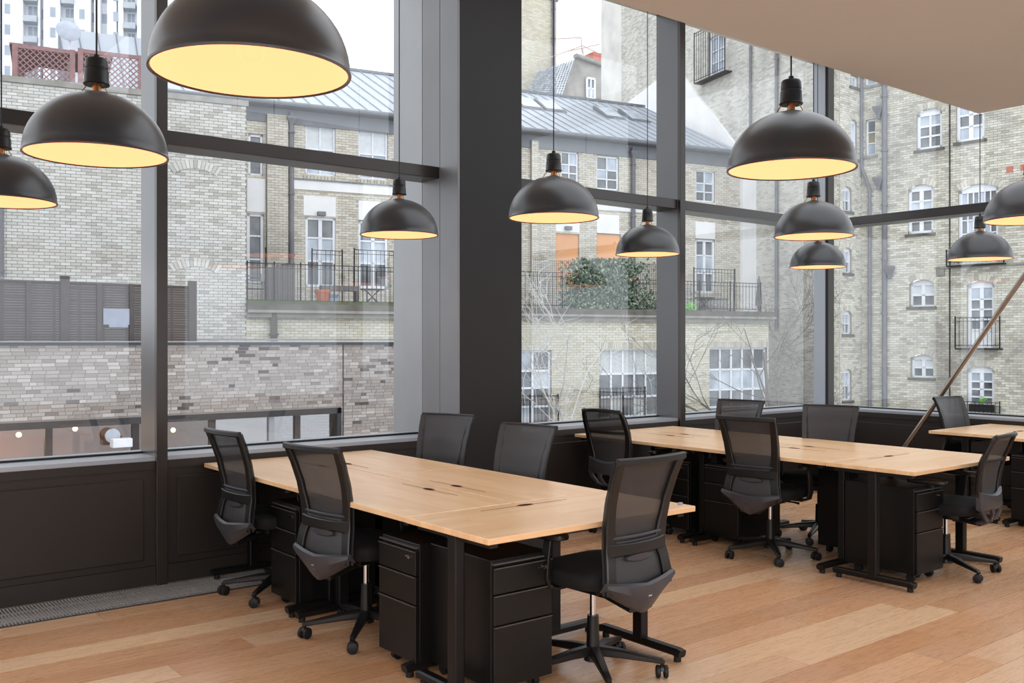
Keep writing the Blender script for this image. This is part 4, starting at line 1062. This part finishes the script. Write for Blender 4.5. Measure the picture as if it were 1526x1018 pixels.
# stair bay wall (turned) and courtyard front
s2 = Fac(1246, 31.5, 1757)
hs = s2.root('stair_bay', 'narrow turned brick bay with slim arched stair windows, left of the drainpipes', 'building')
L = s2.s(1284)
SW = [s2.R(1267, 113, 1279, 130), s2.R(1267, 178, 1277, 237), s2.R(1256, 278, 1269, 315), s2.R(1257, 369, 1269, 407), s2.R(1256, 463, 1269, 498), s2.R(1256, 550, 1269, 597)]
m = MB(); wall_cells(m, -.4, L+.1, GZ, 16, SW, 0); m.build('wall', M['mortar'], hs)
bricks(hs, -.4, L+.05, -1.5, 12, SW, M['brick_old'], 0)
for i, rr in enumerate(SW):
    window(hs, rr, 2, 2 if i else 1, .1, .05, .035, ['pane_dark', 'pane_pale'], arch=.09 if i else 0, sillm='stone')
r3 = Fac(1283, 32.5, -1363)
hr = r3.root('courtyard_house', 'tall buff brick house with white arched windows and juliet balconies, outside the right-hand windows', 'building')
L = r3.s(1640)
RW = {'a': r3.R(1290, 178, 1305, 232), 'b': r3.R(1366, 161, 1404, 222), 'c': r3.R(1425, 148, 1467, 210), 'd': r3.R(1353, 275, 1391, 348), 'e': r3.R(1428, 274, 1488, 392),
      'f': r3.R(1355, 416, 1392, 457), 'g': r3.R(1357, 528, 1391, 563), 'h': r3.R(1441, 418, 1482, 518), 'i': r3.R(1441, 545, 1482, 625), 'a2': r3.R(1289, 100, 1318, 126)}
m = MB(); wall_cells(m, 0, L, GZ, 16, list(RW.values()), 0, .25); m.build('wall', M['mortar'], hr)
bricks(hr, 0, L, -1.6, 12, list(RW.values()), M['brick_old'], 0)
window(hr, RW['a'], 1, 3, .1, .05, .035, ['pane_pale', 'pane_yellow', 'pane_dark'], sillm='coping_stone')
window(hr, RW['a2'], 2, 1, .1, .06, .04, 'pane_pale', sillm='coping_stone')
window(hr, RW['b'], 2, 3, .1, .09, .06, ['pane_dark', 'pane_dark', 'pane_pale'], arch=.14, sillm='stone')
window(hr, RW['c'], 2, 3, .1, .09, .06, ['pane_pale', 'pane_dark', 'pane_pale'], sillm='stone', mid=[1])
window(hr, RW['d'], 2, 4, .1, .09, .06, ['pane_dark', 'pane_yellow', 'pane_pale', 'pane_dark'], arch=.12, sillm='stone', mid=[1])
window(hr, RW['e'], 6, 5, .1, .09, .035, ['pane_dark', 'pane_pale', 'pane_dark'], arch=.16, name='french_door')
window(hr, RW['f'], 2, 2, .16, .06, .05, ['pane_dark', 'blind'], arch=.14, sillm='stone', mid=[1])
window(hr, RW['g'], 2, 2, .16, .06, .05, ['pane_dark', 'blind'], arch=.12, sillm='stone', mid=[1])
for kx in 'hi': window(hr, RW[kx], 2, 5, .12, .10, .05, ['render_white', 'pane_dark', 'pane_dark', 'pane_dark', 'pane_pale'], arch=.13, name='french_door', rowh=[.26, .18, .18, .18, .2], mid=[1])
for kx, y0 in (('h', 473), ('e', 372), ('i', 598)):
    a, b, c, d = RW[kx]; zt_ = r3.z(1460, y0); zb_ = {'h': r3.z(1460, 519), 'e': c-.05, 'i': r3.z(1460, 617)}[kx]
    railing('r', hr, a-.25, b+.25, zb_, zt_, -.28, .12, .009, 1)
    MB().box(a-.25, b+.25, -.3, 0, zb_-.04, zb_).build('balcony_floor', M['iron'], hr)
xk = r3.s(1283.5)+.05
pipe(hr, [(xk, -.1, 12), (xk, -.1, r3.z(1284, 250)), (r3.s(1298), -.1, r3.z(1298, 282)), (r3.s(1298), -.1, -2)], .06)
pipe(hr, [(r3.s(1320), -.1, -2), (r3.s(1320), -.1, 12)], .085, 'pipe_grey')
pipe(hr, [(r3.s(1416), -.03, -2), (r3.s(1416), -.03, 12)], .018, 'iron', 'cable', False)
for (x_, z_) in ((1312, 178), (1312, 284), (1328, 416)):
    hopper(hr, r3.s(x_), r3.z(x_, z_), -.1, 1.0)
m = MB().box(r3.s(1400), L, -.08, 0, r3.z(1450, 398), r3.z(1450, 395)).box(r3.s(1396), r3.s(1408), -.06, 0, r3.z(1402, 411), r3.z(1402, 398)); m.build('string_course', M['coping_stone'], hr)
for (x_, y_) in ((1505, 253), (1526, 250)): a, b, c, d = r3.R(x_-5, y_-5, x_+5, y_+4); MB().box(a, b, -.02, 0, c, d).build('red_brick_patch', M['rust_red'], hr)
a, z = r3.s(1466), r3.z(1466, 600)
s_ = r3.root('window_box_plant', 'small green plant in a box on the lowest juliet balcony at right', 'plant')
MB().box(a-.35, a+.35, -.27, -.08, z-.28, z-.05).build('box', M['iron'], s_)
R = random.Random(4); m = MB()
for _ in range(26):
    an = R.uniform(0, 2*PI); l_ = R.uniform(.1, .24); m.add([(a, -.17, z-.08), (a+.5*l_*math.cos(an)+.03, -.17+.4*l_*math.sin(an), z+l_*.5), (a+l_*math.cos(an), -.17+.6*l_*math.sin(an), z+l_*.7), (a+.5*l_*math.cos(an)-.03, -.17+.4*l_*math.sin(an), z+l_*.6)], [(0, 1, 2, 3)])
m.build('foliage', M['leaf_green'], s_)

# ---- distant back house: brick stack, slate mansard with dormer
b1 = Fac(778, 58, 2400)
hb_ = b1.root('mansard_house', 'distant house with slate mansard, grey gable with one white window and tall cream chimney wall', 'building')
a, b = b1.s(740), b1.s(829); zt_ = b1.z(800, -4)
MB().box(a, b, 0, 3, 0, zt_).build('chimney_wall', M['brick_cream_flat'] if 'brick_cream_flat' in M else plain('cream_flat', (214,204,178), .95, 0, .2, .12, 2), hb_)
bricks(hb_, a, b, 12, zt_, [], M['brick_cream'], 0, .3, .1, .014)
MB().box(a-.1, b+.1, -.1, 3, zt_, zt_+.3).build('chimney_cap', M['zinc_dark'], hb_)
pipe(hb_, [(b1.s(823), -.15, 10), (b1.s(823), -.15, zt_)], .1)
def bp(px, py, k): return (b1.s(px, k), k, b1.z(px, py, k))
m = MB(); p = [bp(780, 145, -2), bp(838, 150, -2), bp(858, 88, -1.0), bp(802, 106, -1.0)]
rows_ = 16
for i in range(rows_):   # slate courses
    f0, f1 = i/rows_, (i+1)/rows_; m.tone = rnd.random()
    A0 = [p[0][j]+(p[3][j]-p[0][j])*f0 for j in range(3)]; B0 = [p[1][j]+(p[2][j]-p[1][j])*f0 for j in range(3)]
    A1 = [p[0][j]+(p[3][j]-p[0][j])*f1 for j in range(3)]; B1 = [p[1][j]+(p[2][j]-p[1][j])*f1 for j in range(3)]
    nn = 14
    for k in range(nn):
        m.tone = rnd.random(); q0, q1 = k/nn+.004, (k+1)/nn-.004
        L_ = lambda U, V, q: tuple(U[j]+(V[j]-U[j])*q for j in range(3))
        a0, b0, a1, b1_ = L_(A0, B0, q0), L_(A0, B0, q1), L_(A1, B1, q0), L_(A1, B1, q1)
        m.add([(a0[0], a0[1]-.05, a0[2]), (b0[0], b0[1]-.05, b0[2]), b1_, a1], [(0, 1, 2, 3)])
m.build('slate_roof', M['slate'], hb_, tone=True, kind='stuff')
m = MB(); m.add([bp(836, 152, -2.0), bp(896, 160, -2.0), bp(896, 98, -2.0), bp(857, 84, -2.0)], [(0, 1, 2, 3)]); m.build('gable', plain('gable_grey', (158,154,148), .95, 0, .2, .3, 1.2), hb_)
m = MB(); m.sweep([bp(857, 83, -2.1), bp(897, 97, -2.1)], .2, .12, (0, 1, 0)); m.build('gable_coping', M['coping_stone'], hb_)
a, b, c, d = b1.R(872, 116, 886, 149, -2.05); m_ = window(hb_, (a, b, c, d), 2, 2, -2.15, .12, .1, ['pane_pale', 'pane_dark'])
m = MB(); m.add([bp(776, 200, 1), bp(900, 200, 1), bp(900, 150, 1), bp(776, 140, 1)], [(0, 1, 2, 3)]); m.build('rear_wall', M['mortar'], hb_)
ch_ = b1.root('rooftop_rails', 'thin red rails and aerials on the distant roof against the sky', 'railing')
m = MB()
for (x0, y0, x1, y1) in ((802, 92, 868, 68), (868, 68, 893, 80), (830, 58, 866, 56), (866, 56, 868, 90), (828, 62, 828, 100), (868, 72, 872, 92), (840, 78, 893, 66)): m.tube([bp(x0, y0, -1), bp(x1, y1, -1)], .035, 5)
m.build('rail', plain('rail_pink', (205,180,176), .8), ch_)
MB().box(b1.s(884, 0), b1.s(896, 0), 0, 1, b1.z(890, 100), b1.z(890, 78)).build('chimney_pot', M['rust_red'], ch_)

# ---- white tower block far behind
tw = Fac(0, 140, 6000)
ht = tw.root('tower_block', 'white high-rise apartment tower with stacked balconies, far away at upper left', 'building')
a, b = tw.s(-60), tw.s(620); MB().box(a, tw.s(238), 0, 14, GZ, 66).build('wall', M['tower_white'], ht)
for (x0, x1) in ((-20, 2), (7, 38), (60, 63), (68, 93), (113, 138), (143, 152), (162, 176), (178, 186), (206, 225)):
    MB().box(tw.s(x0), tw.s(x1), -1.4, 0, GZ, 66).build('pier', M['tower_white'], ht)
tb = MB().box(0, 1, -1.8, -.02, 0, .9).mesh('balcony')
for (x0, x1) in ((39, 59), (95, 113), (187, 204)):
    for k in range(14):
        z = 24+k*3; u0, u1 = tw.s(x0), tw.s(x1)
        bo = obj('balcony', tb, M['tower_shade'], ht, (u0, 0, z)); bo.scale = (u1-u0, 1, 1)
        MB().box(u0+.3, u0+.48*(u1-u0), -.05, .0, z+.9, z+2.7).box(u0+.55*(u1-u0), u1-.3, -.05, 0, z+.9, z+2.7).build('window', M['tower_glass'], ht)
for x_ in (5, 15, 65, 82, 125, 141, 156, 175):
    m = MB()
    for k in range(14): z = 24+k*3; m.box(tw.s(x_)-.35, tw.s(x_)+.35, -1.45 if x_ in (15, 82, 125, 175) else -.05, .0, z+1, z+2.4)
    m.build('slot_window', M['tower_glass'], ht, kind='stuff')

# ---- bare trees
def tree(loc, label, seed, h, mat, spread=.5, lean=0, r0=.11, depth=5):
    R = random.Random(seed); m = MB()
    def grow(p, d, L, r, lev):
        n = 4; pts = [p]; q = p.copy(); dd = d.copy(); rs = [r]
        for i in range(n):
            g_ = .16 if lev else .04; dd = (dd+Vector((R.gauss(0, g_), R.gauss(0, g_), R.gauss(.03, .10)))).normalized(); q = q+dd*L/n; pts.append(q.copy()); rs.append(r*(1-.45*(i+1)/n))
        m.tube(pts, rs, 6 if lev < 2 else 4, cap=False)
        if lev >= depth: return
        for i in range(R.choice([2, 3, 3]) if lev else 5):
            f = R.uniform(.35, 1.0); j = min(n-1, int(f*n)); bp_ = pts[j].lerp(pts[j+1], f*n-j if f < 1 else 1)
            ax = dd.cross(Vector((R.gauss(0, 1), R.gauss(0, 1), R.gauss(0, 1)))).normalized(); nd = (Matrix.Rotation(R.uniform(.5, 1.05)*spread*2, 3, ax) @ dd).normalized()
            grow(bp_, nd, L*R.uniform(.5, .78), max(.006, rs[j]*.58), lev+1)
    grow(Vector((0, 0, 0)), Vector((lean, 0, 1)).normalized(), h, r0, 0)
    o = m.build('bare_tree', M[mat], None, True, loc=loc); tag(o, label, 'tree'); return o
def at(px, t, z): r = (px-763)/F*t; return (t*CA+r*SA, t*SA-r*CA, z)
tree(at(1158, 28, GZ), 'leafless tree with thin branches before the right end of the terrace house', 12, 5.2, 'bark', .42, .05, .09)
tree(at(822, 21, GZ), 'pale slender bare tree in front of the terrace house, just right of the dark column', 23, 4.4, 'pale_bark', .40, -.03, .05)
print('objects', len(bpy.data.objects))
